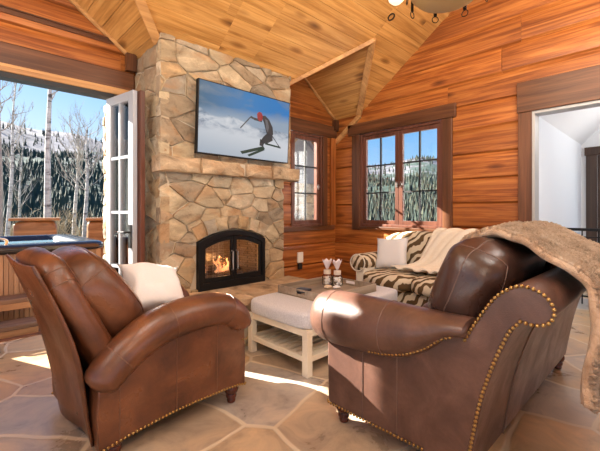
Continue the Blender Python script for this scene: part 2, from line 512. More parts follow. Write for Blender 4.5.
# ------------------------------------------------------------------ folding-door opening: header, jambs, threshold, folded leaf
b = B(); box(b, -.2, 1.43, YN-.055, YN+.06, 2.50, 2.765)
struct('trim_9', b, M_trimX, smooth=False, bevel=.01)
b = B(); box(b, -.2, 1.43, YN-.085, YN-.055, 2.50, 2.545); box(b, -.2, 1.43, YN-.07, YN-.055, 2.545, 2.575)
struct('trim_10', b, M_lightX, smooth=False, bevel=.006)
b = B(); box(b, .25, 1.22, YN-.075, YN+.05, DH-.004, 2.4995)
struct('door_track', b, M_blackm, smooth=False)
b = B(); box(b, 1.225, 1.425, YN-.03, YN-.0005, 0, 2.50); struct('trim_11', b, M_trimZ, smooth=False, bevel=.004)
b = B(); box(b, 1.33, 1.43, YN-.12, YN-.06, 2.77, 2.95); struct('trim_12', b, M_trimZ, smooth=False)
b = B(); box(b, D0-.14, D0, YN-.03, YN+.3, 0, DH); struct('trim_14', b, M_trimZ, smooth=False, bevel=.004)  # unseen west jamb, placed to keep sun off the floor inside
b = B(); box(b, -1.2, 1.32, 4.66, 4.74, -.1, .012); struct('door_threshold', b, M_trimX, smooth=False, bevel=.004)

M_doorpaint = mat('grey_white_door_paint', (.36,.38,.41), .4)
def door_leaf(x, length, label, m, thick=.045):
    """a leaf hinged at (x, 4.06) standing open into the room"""
    t = thing('folding_glass_door', label, 'door', (x, 4.06, 0), math.radians(10), 'folding glass door leaves stacked beside the fireplace')
    z0, z1 = .02, 2.44; s = .085; y0, y1 = -length, 0
    b = B()
    for (a, c, d, e) in ((y0, y0+s, z0, z1), (y1-s, y1, z0, z1), (y0+s, y1-s, z0, z0+.2), (y0+s, y1-s, z1-s, z1)):
        box(b, -thick/2, thick/2, a, c, d, e)
    obj('door_frame', b, m, t, smooth=False, bevel=.005)
    b = B(); gy0, gy1 = y0+s, y1-s; gz0, gz1 = z0+.2, z1-s
    box(b, -thick*.42, thick*.42, (gy0+gy1)/2-.014, (gy0+gy1)/2+.014, gz0, gz1)
    for i in (1, 2, 3):
        z = gz0+(gz1-gz0)*i/4; box(b, -thick*.4, thick*.4, gy0, gy1, z-.014, z+.014)
    obj('muntin_bars', b, m, t, smooth=False)
    b = boxb(-.004, .004, gy0-.005, gy1+.005, gz0-.005, gz1+.005)
    obj('glass_pane', b, M_glass, t, smooth=False)
    return t
t = door_leaf(1.175, .51, 'pale grey glazed folding door leaf standing open at right angles, with dark lever handle', M_doorpaint)
b = B(); box(b, -.035, -.0225, -.49, -.45, .95, 1.17)
tube(b, smoothpath([(-.03,-.47,1.10),(-.075,-.47,1.10),(-.085,-.44,1.10),(-.085,-.36,1.10)], 4), .009)
h = obj('door_handle', b, M_black, t); h['label'] = 'dark lever handle'
door_leaf(1.225, .55, 'brown stained folding door leaf stacked against the fireplace side', M_sash)

# ------------------------------------------------------------------ windows
def window(name, u0, u1, z0, z1, fn, cols_list, tm):
    """casements in the plane (u,z); fn(u,z,d) -> point; one structure parent with frame, sash, muntins, glass"""
    p = bpy.data.objects.new(name, None); COL.objects.link(p); p['kind'] = 'structure'
    def bx(bm, a, c, e, f, d0, d1):
        prism(bm, [(a, e), (c, e), (c, f), (a, f)], fn, d0, d1)
    fr = B(); w = .035
    bx(fr, u0, u0+w, z0, z1, -.01, .15); bx(fr, u1-w, u1, z0, z1, -.01, .15); bx(fr, u0+w, u1-w, z1-w, z1, -.01, .15); bx(fr, u0+w, u1-w, z0, z0+w, -.01, .15)
    obj('window_frame', fr, M_sash, p, smooth=False, bevel=.004)
    n = len(cols_list); cw = (u1-u0-2*w)/n
    for i in range(n):
        a, c = u0+w+cw*i+.002, u0+w+cw*(i+1)-.002; e, f = z0+w, z1-w; s = .062
        sh = B()
        bx(sh, a, a+s, e, f, .02, .07); bx(sh, c-s, c, e, f, .02, .07); bx(sh, a+s, c-s, e, e+s, .02, .07); bx(sh, a+s, c-s, f-s, f, .02, .07)
        so = obj('casement_sash', sh, M_sash, p, smooth=False, bevel=.004)
        mu = B(); bx(mu, (a+c)/2-.011, (a+c)/2+.011, e+s, f-s, .03, .06)
        for k in (1, 2):
            z = e+s+(f-e-2*s)*k/3; bx(mu, a+s, c-s, z-.011, z+.011, .03, .06)
        obj('muntin_bars', mu, M_blackm, so, smooth=False)
        gl = B(); bx(gl, a+s-.004, c-s+.004, e+s-.004, f-s+.004, .042, .048)
        obj('glass_pane', gl, M_glass, so, smooth=False)
        hd = B(); hu = c-s*.5 if i == 0 else a+s*.5
        bx(hd, hu-.012, hu+.012, (e+f)/2-.14, (e+f)/2-.06, .008, .0195); bx(hd, hu-.03, hu+.006, (e+f)/2-.11, (e+f)/2-.09, -.01, .008)
        obj('window_latch', hd, M_steel, so, smooth=False)
    return p
fN = lambda u, z, d: (u, YN+d, z)
fE = lambda u, z, d: (XE+d, u, z)
window('window_1', *W1, fN, [0], M_trimZ)
window('window_2', W2[0], W2[1], W2[2], W2[3], fE, [0, 1], M_trimZ)
# casings
b = B(); box(b, 3.0, 4.78, YN-.035, YN-.0005, 2.53, 2.73); struct('trim_16', b, M_trimX, smooth=False, bevel=.006)
b = B(); box(b, 4.44, 4.55, YN-.03, YN-.0005, 1.06, 2.53); struct('trim_17', b, M_trimZ, smooth=False, bevel=.006)
b = B(); box(b, 4.63, 4.75, YN-.045, YN-.0005, 1.06, 2.53); struct('trim_18', b, wood('corner_post', WALL, 'Z', knots=False), smooth=False, bevel=.006)
b = B(); box(b, 3.0, 4.72, YN-.045, YN-.0005, .985, 1.058); struct('window_sill_1', b, M_trimX, smooth=False, bevel=.006)
b = B(); box(b, XE-.045, XE-.0005, 2.02, 3.80, 2.53, 2.71); struct('trim_19', b, M_trimY, smooth=False, bevel=.006)
b = B(); box(b, XE-.032, XE-.0005, 2.07, 2.20, 1.00, 2.53); box(b, XE-.032, XE-.0005, 3.57, 3.72, 1.00, 2.53); struct('trim_20', b, M_trimZ, smooth=False, bevel=.006)
b = B(); box(b, XE-.05, XE-.0005, 2.2, 3.57, 1.015, 1.058); struct('window_sill_2', b, M_trimY, smooth=False, bevel=.006)
# doorway to the hall: casing, lintel, jamb liner
b = B(); box(b, XE-.035, XE-.0005, 1.16, 1.30, 0, 2.43); box(b, XE-.035, XE-.0005, -.15, 0, 0, 2.43); struct('trim_21', b, M_trimZ, smooth=False, bevel=.006)
b = B(); box(b, XE-.045, XE-.0005, -.16, 1.31, 2.43, 2.78); struct('trim_22', b, M_trimY, smooth=False, bevel=.006)
b = B(); box(b, XE-.02, XE+.16, 1.135, 1.16, 0, 2.40); box(b, XE-.02, XE+.16, 0, .025, 0, 2.40); box(b, XE-.02, XE+.16, 0, 1.16, 2.40, 2.43); struct('trim_23', b, mat('grey_jamb', (.42,.40,.38), .45, .3), smooth=False)

# the hall beyond
b = boxb(XE, 8.2, -3, 1.4, -.12, 0); struct('floor_hall', b, M_floor, smooth=False)
b = B(); box(b, XE+.165, 8.0, 1.20, 1.3, 0, 2.46); struct('wall_hall_north', b, M_wallwhite, smooth=False)
b = B(); box(b, 8.0, 8.12, .98, 1.3, 0, 3.8); box(b, 8.0, 8.12, -3, .02, 0, 3.8); box(b, 8.0, 8.12, .02, .98, 2.26, 3.8); struct('wall_hall_east', b, M_wallwhite, smooth=False)
b = B(); pl = [(1.3, 2.40), (1.2, 2.46), (-.3, 3.96), (-3, 3.96), (-3, 4.05), (-.35, 4.05), (1.3, 2.5)]
prism(b, pl, lambda y, z, d: (d, y, z), XE+.165, 8.1); struct('ceiling_hall', b, mat('hall_ceiling_white', (.78,.78,.78), .7), smooth=False)
M_dkwood = wood('dark_walnut', ((.05,.028,.018),(.075,.042,.028),(.10,.06,.04)), 'Z', knots=False)
p = bpy.data.objects.new('door_2', None); COL.objects.link(p); p['kind'] = 'structure'
b = B(); box(b, 7.96, 7.999, .98, 1.13, 0, 2.26); box(b, 7.96, 7.999, -.12, .02, 0, 2.26); box(b, 7.95, 7.999, -.15, 1.15, 2.26, 2.40)
obj('door_casing', b, M_dkwood, p, smooth=False, bevel=.005)
b = B(); box(b, 8.02, 8.07, .86, .98, 0, 2.26); box(b, 8.02, 8.07, .02, .14, 0, 2.26); box(b, 8.02, 8.07, .14, .86, 0, .25); box(b, 8.02, 8.07, .14, .86, 2.12, 2.26)
df = obj('door_frame', b, M_dkwood, p, smooth=False)
b = B()
for i in range(1, 5): box(b, 8.03, 8.06, .14, .86, .25+1.87*i/5-.014, .25+1.87*i/5+.014)
box(b, 8.03, 8.06, .486, .514, .25, 2.12)
obj('muntin_bars', b, M_blackm, df, smooth=False)
b = boxb(8.042, 8.048, .135, .865, .245, 2.125); obj('glass_pane', b, M_glass, df, smooth=False)
t = thing('stair_railing', 'black metal railing in the white hall beyond the wide doorway', 'railing', (6.4, .6, 0))
b = B(); box(b, 6.38, 6.42, -.9, 1.18, 1.02, 1.06); obj('handrail', b, M_black, t, world=True, smooth=False, bevel=.005)
b = B(); box(b, 6.39, 6.41, -.9, 1.18, .93, .945); box(b, 6.39, 6.41, -.9, 1.18, .10, .12); obj('rail', b, M_black, t, world=True, smooth=False)
for i in range(12):
    y = -.85+i*.18; b = boxb(6.392, 6.408, y-.008, y+.008, 0, 1.02); obj('baluster', b, M_black, t, world=True, smooth=False)
b = boxb(5.78, 5.86, 1.19, 1.1995, .98, 1.12); o = obj('light_switch', b, M_plastic, smooth=False, bevel=.004); tag(o, 'white light switch plate on the white hall wall', 'light switch')

# ------------------------------------------------------------------ fireplace
CX0, CX1, CX1L = 1.433, 3.11, 3.0
CF = 3.4
FP = thing('stone_fireplace', 'tall tan fieldstone fireplace with raised hearth and arched black glass doors', 'fireplace', (2.25, 3.75, 0))
def stones(bm, u0, u1, v0, v1, sw, sh, fn, hole=None, mort=.002, dep=(.034, .050), seed=0):
    rr = random.Random(seed); pts = []
    nv = max(1, round((v1-v0)/sh))
    for j in range(nv):
        h = (v1-v0)/nv; n = max(1, round((u1-u0)/(sw*rr.uniform(.75, 1.35)))); w = (u1-u0)/n; off = rr.uniform(-.3, .3)*w
        for i in range(-1, n+1):
            if rr.random() < .2: continue
            pts.append((u0+(i+.5+rr.uniform(-.42, .42))*w+off, v0+(j+.5+rr.uniform(-.42, .42))*h))
    for k, (px, py) in enumerate(pts):
        poly = [(u0, v0), (u1, v0), (u1, v1), (u0, v1)]
        for q, (qx, qy) in enumerate(pts):
            if q == k or abs(qx-px) > 4*sw or abs(qy-py) > 4*sh: continue
            dx, dy = (qx-px), (qy-py)*1.5        # squat cells
            a, bb = dx, dy*1.5
            poly = clip(poly, a, bb, a*(px+qx)/2+bb*(py+qy)/2)
            if len(poly) < 3: break
        if len(poly) < 3: continue
        if hole:
            c = centroid(poly); best = None
            for (a, bb, cc) in hole:            # outside where a*u+b*v>cc
                d = a*c[0]+bb*c[1]-cc
                if best is None or d > best[0]: best = (d, a, bb, cc)
            if best[0] <= 0: continue
            poly = clip(poly, -best[1], -best[2], -best[3])
            if len(poly) < 3: continue
        A = abs(sum(poly[i][0]*poly[(i+1) % len(poly)][1]-poly[(i+1) % len(poly)][0]*poly[i][1] for i in range(len(poly))))/2
        if A < .002: continue
        onestone(bm, poly, fn, rr, mort, dep)

def onestone(bm, poly, fn, rr, mort, dep):
    # densify and roughen the outline
    c = centroid(poly); pp = []
    for i in range(len(poly)):
        p, q = poly[i], poly[(i+1) % len(poly)]
        L = math.hypot(q[0]-p[0], q[1]-p[1]); n = max(1, int(L/.06))
        for k in range(n): pp.append((p[0]+(q[0]-p[0])*k/n, p[1]+(q[1]-p[1])*k/n))
    def ins(p, d):
        dx, dy = p[0]-c[0], p[1]-c[1]; L = math.hypot(dx, dy) or 1
        k = max(.15, 1-d/L); return (c[0]+dx*k, c[1]+dy*k)
    h = rr.uniform(*dep); n = len(pp)
    r0 = [ins(p, mort+rr.uniform(-.002, .004)) for p in pp]
    tilt = (rr.uniform(-.05, .05), rr.uniform(-.05, .05))
    def H(p, base): return base + (p[0]-c[0])*tilt[0] + (p[1]-c[1])*tilt[1]
    rings = [[fn(*p, -.05) for p in r0], [fn(*p, H(p, h*.55)) for p in r0]]
    r2 = [ins(p, .004+rr.uniform(0, .006)) for p in r0]; rings.append([fn(*p, H(p, h*.92+rr.uniform(-.006, .004))) for p in r2])
    r3 = [ins(p, .03) for p in r2]; rings.append([fn(*p, H(p, h+rr.uniform(-.006, .006))) for p in r3])
    rv = [[bm.verts.new(p) for p in r] for r in rings]
    for a, b_ in zip(rv, rv[1:]):
        for i in range(n): bm.faces.new((a[i], a[(i+1) % n], b_[(i+1) % n], b_[i]))
    cv = bm.verts.new(fn(*c, h+rr.uniform(-.002, .008)))
    for i in range(n): bm.faces.new((rv[-1][i], rv[-1][(i+1) % n], cv))

OX0, OX1, OZ0, OZS = 1.82, 2.67, .50, .98
ARc = (OX0+OX1)/2; ARr = .876; ARz = 1.09-ARr
def arch(r, n, half=.425):
    a = math.asin(min(1, half/ARr)); return [(ARc+r*math.sin(a-2*a*i/n), ARz+r*math.cos(a-2*a*i/n)) for i in range(n+1)]
opening = [(OX0, OZ0), (OX1, OZ0)] + arch(ARr, 10)
hole = []
for i in range(len(opening)):
    p, q = opening[i], opening[(i+1) % len(opening)]
    a, bb = q[1]-p[1], -(q[0]-p[0]); L = math.hypot(a, bb) or 1
    if L < 1e-6: continue
    hole.append((a/L, bb/L, (a*p[0]+bb*p[1])/L))
fF = lambda u, v, d: (u, CF+.045-d, v)
fL = lambda u, v, d: (CX0+.045-d, u, v)
def fR(x): return lambda u, v, d: (x-.045+d, u, v)
bm = B()
stones(bm, CX0, CX1L, .0, 1.70, .21, .13, fF, hole, seed=4)
for i, (p, q) in enumerate(zip(arch(ARr+.01, 7), arch(ARr+.01, 7)[1:])):   # arch ring stones
    P, Q = arch(ARr+.17, 7)[i], arch(ARr+.17, 7)[i+1]
    onestone(bm, [p, q, Q, P], lambda u, v, d: (u, CF+.035-d, v), R, .005, (.045, .06))
obj('firebox_surround', bm, M_stone, FP, world=True, autosm=50)
bm = B(); stones(bm, CX0, CX1, 1.80, 3.10, .25, .17, fF, seed=9)
obj('chimney_breast', bm, M_stone, FP, world=True, autosm=50)
bm = B(); stones(bm, CF+.005, YN-.01, 0, 2.92, .22, .18, fL, seed=5)
obj('chimney_cheek', bm, M_stone, FP, world=True, autosm=50)
bm = B(); stones(bm, CF+.005, YN-.01, 1.7, 2.86, .3, .22, fR(CX1), seed=6)
obj('chimney_cheek', bm, M_stone, FP, world=True, autosm=50)
# mortar core with the opening left free
b = B(); y0 = CF+.027
box(b, CX0+.02, OX0, y0, YN-.02, 0, 1.7); box(b, OX1, CX1L-.02, y0, YN-.02, 0, 1.7)
box(b, OX0, OX1, y0, YN-.02, 0, OZ0-.01)
top = arch(ARr, 10)
pg = [(OX1, 1.7), (OX0, 1.7)] + top[::-1]
for (p, q) in zip(top, top[1:]):
    prism(b, [p, (p[0], 1.7), (q[0], 1.7), q], lambda u, v, d: (u, d, v), y0, YN-.02)
prism(b, [(CX0+.02, 1.7), (CX1-.02, 1.7), (CX1-.02, 2.9), (CX0+.02, 2.9)], lambda u, v, d: (u, d, v), y0, YN-.02)
prism(b, [(CX0+.02, 2.9), (CX1-.02, 2.9), (CX1-.02, 2.99), (CX0+.02, 2.99)], lambda u, v, d: (u, d, v), y0, y0+.1)
obj('mortar_core', b, M_mortar, FP, world=True, smooth=False)
# ledge above the firebox
bm = B(); x = 1.40; rr = random.Random(3)
for L in (.42, .55, .38, .48):
    x1 = min(x+L, 3.22) if L != .48 else 3.22
    onestone(bm, [(x, 1.675), (x1, 1.675), (x1, 1.83), (x, 1.83)], lambda u, v, d: (u, CF+.02-d*2.1, v), rr, .004, (.045, .055)); x = x1
b2 = B(); box(b2, 1.41, 3.2, CF-.05, CF+.05, 1.69, 1.815)
ob = obj('mantel_ledge', bm, M_slab, FP, world=True, autosm=50)
obj('ledge_core', b2, M_mortar, ob, smooth=False, world=True)
# hearth
bm = B(); rr = random.Random(8)
stones(bm, 1.70, 3.08, .0, .40, .30, .16, lambda u, v, d: (u, 2.90-d, v), seed=12, dep=(.02, .035))
hf = obj('hearth_base', bm, M_stone, FP, world=True, autosm=50)
b = boxb(1.71, 3.07, 2.885, CF+.02, 0, .40); obj('hearth_core', b, M_mortar, hf, world=True, smooth=False)
bm = B(); x = 1.66
for L in (.46, .52, .49):
    box(bm, x+.003, x+L-.003, 2.83, CF+.06, .40, .478); x += L
obj('hearth_slab', bm, M_slab, FP, world=True, smooth=True, bevel=.012, bseg=3)
# firebox lining
b = B(); FB = 3.92
for f in ([(OX0-.02, CF+.03, OZ0), (OX0+.08, FB, OZ0), (OX0+.08, FB, 1.12), (OX0-.02, CF+.03, 1.12)], [(OX1+.02, CF+.03, OZ0), (OX1-.08, FB, OZ0), (OX1-.08, FB, 1.12), (OX1+.02, CF+.03, 1.12)],
          [(OX0+.08, FB, OZ0), (OX1-.08, FB, OZ0), (OX1-.08, FB, 1.12), (OX0+.08, FB, 1.12)], [(OX0-.02, CF+.02, OZ0), (OX1+.02, CF+.02, OZ0), (OX1-.08, FB, OZ0), (OX0+.08, FB, OZ0)],
          [(OX0-.02, CF+.02, 1.12), (OX1+.02, CF+.02, 1.12), (OX1-.08, FB, 1.12), (OX0+.08, FB, 1.12)]):
    b.faces.new([b.verts.new(p) for p in f])
m = mat('firebrick', (.30,.22,.15), .9); t_ = NT(m); br = t_.n('TexBrick'); br.inputs['Scale'].default_value = 9
br.inputs['Color1'].default_value = (.34,.27,.20,1); br.inputs['Color2'].default_value = (.22,.17,.13,1); br.inputs['Mortar'].default_value = (.1,.08,.07,1)
mp = t_.n('Mapping'); mp.inputs['Rotation'].default_value = (PI/2, 0, 0); tc = t_.n('TexCoord'); t_.l(tc.outputs['Object'], mp.inputs[0]); t_.l(mp.outputs[0], br.inputs['Vector']); t_.l(br.outputs['Color'], t_.p.inputs['Base Color'])
fb = obj('firebox', b, m, FP, world=True, smooth=False)
M_log = mat('charred_log', (.10,.06,.04), .9); M_fire = emis('flame', (1.0, .45, .20), .85); M_ember = emis('ember', (1.0, .16, .03), 1.8)
for (xa, ya, za, xb, yb, zb, r) in ((1.98,3.72,.57,2.52,3.68,.58,.05), (2.02,3.62,.56,2.48,3.60,.57,.045), (2.08,3.60,.66,2.36,3.74,.68,.038), (2.22,3.74,.68,2.46,3.58,.66,.036)):
    b = B(); tube(b, [(xa+(xb-xa)*k/6, ya+(yb-ya)*k/6, za+(zb-za)*k/6) for k in range(7)], [r*(1+.12*math.sin(k*2.1)) for k in range(7)], 10)
    obj('log', b, M_log, fb, world=True)
b = B(); rr = random.Random(2)
for i in range(11):
    x = rr.uniform(2.02, 2.48); y = rr.uniform(3.6, 3.72); h = rr.uniform(.07, .20)*(1.2-abs(x-2.25)*2)
    tube(b, [(x+.012*math.sin(k*1.7+i), y, .60+h*k/6) for k in range(7)], [.006+.026*math.sin(PI*(k/6)**.6)*(1-k/6.5) for k in range(7)], 7)
obj('flames', b, M_fire, fb, world=True)
for i in range(16):
    b = B(); ball(b, (rr.uniform(1.98, 2.5), rr.uniform(3.55, 3.7), .53), rr.uniform(.012, .026), seg=6); obj('ember', b, M_ember, fb, world=True)
# black arched frame and two glazed doors
def ring_poly(bm, outer, inner, fn, d0, d1):
    n = len(outer)
    v = [[bm.verts.new(fn(*p, d)) for p in q] for q in (outer, inner) for d in (d0, d1)]
    o0, o1, i0, i1 = v
    for i in range(n):
        j = (i+1) % n
        for quad in ((o1[i], o1[j], i1[j], i1[i]), (o0[i], i0[i], i0[j], o0[j]), (o0[i], o0[j], o1[j], o1[i]), (i0[i], i1[i], i1[j], i0[j])): bm.faces.new(quad)
fD = lambda u, v, d: (u, CF+d, v)
def arcpoly(x0, x1, z0, r, n=12):
    top = []
    for i in range(n+1):
        x = x1+(x0-x1)*i/n; top.append((x, ARz+math.sqrt(max(.001, r*r-(x-ARc)**2))))
    return [(x0, z0), (x1, z0)] + top
b = B(); ring_poly(b, arcpoly(OX0, OX1, OZ0-.02, ARr), arcpoly(OX0+.045, OX1-.045, OZ0+.055, ARr-.055), fD, -.035, .03)
ff = obj('firebox_frame', b, M_black, FP, world=True, smooth=False, bevel=.004)
for x0, x1, hx in ((OX0+.045, ARc-.003, ARc-.03), (ARc+.003, OX1-.045, ARc+.03)):
    b = B(); ring_poly(b, arcpoly(x0, x1, OZ0+.055, ARr-.057), arcpoly(x0+.035, x1-.035, OZ0+.105, ARr-.10), fD, -.02, .005)
    fd = obj('firebox_door', b, M_black, FP, world=True, smooth=False, bevel=.003)
    b = B(); prism(b, arcpoly(x0+.033, x1-.033, OZ0+.10, ARr-.098), fD, -.010, -.005); obj('glass_pane', b, M_fglass, fd, world=True, smooth=False)
    b = B(); tube(b, [(hx, CF-.022, .66), (hx, CF-.05, .67), (hx, CF-.05, .86), (hx, CF-.022, .87)], .008); obj('door_handle', b, M_steel, fd, world=True)
# chain curtain drawn to the left
b = B()
for i in range(22):
    x = OX0+.07+i*.0125; tube(b, [(x+.003*math.sin(k), CF+.06+.012*math.sin(i*1.1), .53+.5*k/5) for k in range(6)], .0016, 4)
for k in range(16): tube(b, [(OX0+.07+.0125*i, CF+.06+.012*math.sin(i*1.1), .55+k*.03) for i in range(22)], .0012, 4)
obj('chain_curtain', b, M_steel, fb, world=True)

# ------------------------------------------------------------------ television with a ski picture
TVc = Vector((2.372, 3.315, 2.245)); tilt = math.radians(-3.0)
TV = thing('television', 'large flat television mounted on the stone chimney showing a skier on snow', 'television', TVc, 0)
TM = Matrix.Translation(TVc) @ Matrix.Rotation(-tilt, 4, 'X')
tw, th = 1.215, .735
b = boxb(-tw/2, tw/2, -.02, .03, -th/2, th/2, M=TM); obj('tv_body', b, M_black, TV, world=True, smooth=False, bevel=.004)
b = boxb(-.2, .2, .03, .11, -.15, .15, M=TM); obj('wall_bracket', b, M_blackm, TV, world=True, smooth=False)
def screen_mat():
    m = bpy.data.materials.new('ski_picture'); m.use_nodes = True; t = NT(m)
    tc = t.n('TexCoord'); sp = t.n('SeparateXYZ'); t.l(tc.outputs['Generated'], sp.inputs[0])
    gx, gz = sp.outputs[0], sp.outputs[2]
    mp = t.n('Mapping'); t.l(tc.outputs['Generated'], mp.inputs[0]); mp.inputs['Scale'].default_value = (3.2, 1, 5.0); mp.inputs['Rotation'].default_value = (0, -.35, 0)
    cl = t.noise(mp.outputs[0], 1.0, 5, .55, .3)
    sky = t.mix(t.ramp(cl, [(.46, (0,0,0)), (.72, (.9,.9,.9))]), t.ramp(gx, [(0, (.04,.15,.28)), (.5, (.02,.24,.60)), (1, (.01,.24,.68))]), (.20,.28,.37))
    sky = t.mix(t.ramp(t.math('SUBTRACT', gz, t.math('MULTIPLY', gx, .12)), [(.52, (1,1,1)), (.68, (0,0,0))]), sky, (.36,.47,.60))
    mp2 = t.n('Mapping'); t.l(tc.outputs['Generated'], mp2.inputs[0]); mp2.inputs['Scale'].default_value = (5, 1, 7); mp2.inputs['Rotation'].default_value = (0, .5, 0)
    mn = t.noise(mp2.outputs[0], 1.3, 6, .6, .6)
    mtn = t.ramp(mn, [(.38, (.16,.23,.33)), (.55, (.62,.68,.76)), (.7, (.82,.85,.9))])
    fade = t.ramp(gz, [(.30, (1,1,1)), (.45, (0,0,0))])
    snow = t.mix(fade, mtn, t.ramp(t.math('ADD', gz, t.math('MULTIPLY', gx, .25)), [(.05, (.50,.58,.68)), (.45, (.78,.82,.88))]))
    edge = t.math('ADD', gz, t.math('MULTIPLY', t.math('SUBTRACT', t.noise(mp2.outputs[0], .8, 4), .5), .25))
    edge = t.math('ADD', edge, t.math('MULTIPLY', gx, .10))
    c = t.mix(t.ramp(edge, [(.56, (0,0,0)), (.60, (1,1,1))]), snow, sky)
    t.l(c, t.p.inputs['Emission Color']); t.p.inputs['Emission Strength'].default_value = .5
    t.p.inputs['Base Color'].default_value = (.02,.02,.02,1); t.p.inputs['Roughness'].default_value = .3; t.p.inputs['Specular IOR Level'].default_value = .15
    return m
b = boxb(-tw/2+.012, tw/2-.012, -.0225, -.0195, -th/2+.012, th/2-.012, M=TM)
scr = obj('tv_screen', b, screen_mat(), TV, world=True, smooth=False)
def pic(name, polys, color, d=-.0232, k=.5):
    b = B()
    for pg in polys:
        v = [b.verts.new(TM @ Vector(((u-.5)*tw, d, (.5-w)*th))) for u, w in pg]; b.faces.new(v)
    m = mat('pic_'+name, (.01,.01,.01), .3); q = m.node_tree.nodes['Principled BSDF']; q.inputs['Emission Color'].default_value = (*color, 1); q.inputs['Emission Strength'].default_value = k
    obj(name, b, m, scr, world=True, smooth=False)
def ln(p, q, w):
    dx, dy = q[0]-p[0], q[1]-p[1]; L = math.hypot(dx, dy); nx, ny = -dy/L*w, dx/L*w
    return [(p[0]+nx, p[1]+ny), (q[0]+nx, q[1]+ny), (q[0]-nx, q[1]-ny), (p[0]-nx, p[1]-ny)]
K = lambda pts: [(.60+(u-.62)*1.12, .50+(w-.50)*1.05) for u, w in pts]
pic('skier_picture', [K(q) for q in ([(.66,.33),(.70,.31),(.745,.36),(.785,.46),(.795,.56),(.77,.62),(.73,.60),(.71,.52),(.69,.42)], ln((.67,.40),(.585,.39),.018), ln((.585,.39),(.55,.37),.014),
     [(.73,.56),(.785,.58),(.79,.66),(.735,.71),(.685,.73),(.66,.69),(.69,.62)], [(.655,.66),(.70,.70),(.69,.77),(.65,.76)])], (.03,.035,.04))
pic('helmet_picture', [K([(.615,.31),(.635,.275),(.66,.28),(.675,.32),(.672,.39),(.64,.415),(.62,.37)])], (.38,.008,.012), -.0236)
pic('ski_picture', [K(ln((.47,.90),(.70,.78),.020)), K(ln((.54,.93),(.70,.805),.015)), K(ln((.71,.72),(.88,.745),.013))], (.008,.04,.022), -.0236)
pic('pole_picture', [K(ln((.55,.38),(.455,.56),.006))], (.05,.05,.06), -.0238)
pic('pole_picture', [K(ln((.76,.55),(.88,.76),.005))], (.05,.05,.06), -.0238)
pic('jacket_picture', [K([(.70,.36),(.725,.37),(.745,.47),(.735,.55),(.715,.50)])], (.14,.15,.17), -.0238)

# ------------------------------------------------------------------ leather recliner
RC = thing('leather_recliner', 'cognac brown leather reclining armchair with brass nailhead trim and turned feet', 'armchair', (1.02, 2.49, 0), math.radians(3))
sp2 = lambda pts, n=5: [tuple(p)[:2] for p in smoothpath([(a, b_, 0) for a, b_ in pts], n)]
bottom = [(-.50,.075), (-.30,.105), (-.05,.125), (.20,.125), (.36,.118), (.425,.105)]
def nails(bm, pts, sp=.021, r=.0085, nrm=(0,-1,0)):
    pts = [Vector(p) for p in pts]; acc = 0; last = None
    for p, q in zip(pts, pts[1:]):
        L = (q-p).length
        if L < 1e-6: continue
        while acc <= L:
            ball(bm, p+(q-p)*(acc/L), r, seg=6); acc += sp
        acc -= L
for s in (-1, 1):
    outline = sp2(bottom, 4) + [(.43,.30), (.42,.50)] + sp2([(.40,.56),(.15,.60),(-.10,.585),(-.32,.52),(-.50,.43)], 4) + [(-.51,.25)]
    yo = s*.44
    b = B(); prism(b, outline, lambda u, v, d: (u, d, v), yo, yo-s*.14)
    sdp = obj('side_panel', b, M_leather, RC, bevel=.018, bseg=3)
    for x, za, zb in ((-.40,.09,.49), (-.08,.12,.59), (.20,.12,.59)):
        b = B(); tube(b, [(x, yo+s*.001, za+(zb-za)*k/4) for k in range(5)], .003, 5); obj('seam', b, M_seam, sdp)
    b = B(); nails(b, [(u, yo+s*.003, v+.008) for u, v in sp2(bottom, 4)] + [(.435, yo-s*.01, .112), (.445, yo-s*.1, .115)])
    obj('nailhead_trim', b, M_brass, sdp)
    # padded arm: an arched roll
    path = smoothpath([(-.50,.38,0),(-.44,.46,0),(-.31,.565,0),(-.14,.64,0),(.08,.665,0),(.26,.648,0),(.36,.585,0),(.39,.50,0)], 6)
    rings = []; n = 18; L = len(path)-1
    for i, p in enumerate(path):
        tn = (path[min(i+1, L)]-path[max(i-1, 0)]).normalized(); nn_ = Vector((-tn.y, tn.x, 0)); f = i/L
        e = min(1, math.sin(min(1, (f+.01)/.10)*PI/2)) * min(1, math.sin(min(1, (1.006-f)/.07)*PI/2))
        rn = (.088 + .022*math.sin(PI*f))*max(e, .18); rw = (.105+.025*f)*max(e, .25)
        ring = []
        for k in range(n):
            a = 2*PI*k/n; q = p + nn_*rn*math.sin(a)*(1.0 if math.sin(a) > 0 else .95)
            ring.append((q.x, s*.395 + rw*math.cos(a)*s, q.y))
        rings.append(ring)
    b = B(); loft(b, rings)
    am = obj('padded_arm', b, M_leather, RC, autosm=80)
    for idx in (9, 19, 31):
        rg = rings[idx]; c = sum((Vector(q) for q in rg), Vector())/n
        b = B(); tube(b, [c+(Vector(rg[k % n])-c)*1.003 for k in range(n+1)], .003, 5); obj('seam', b, M_seam, am)
    b = B(); nails(b, [(.40, s*(.395+.10*math.cos(a)), .455+.035*math.sin(a)) for a in [PI*1.0+PI*k/12 for k in range(13)]], .018, .006)
    obj('nailhead_trim', b, M_brass, am)
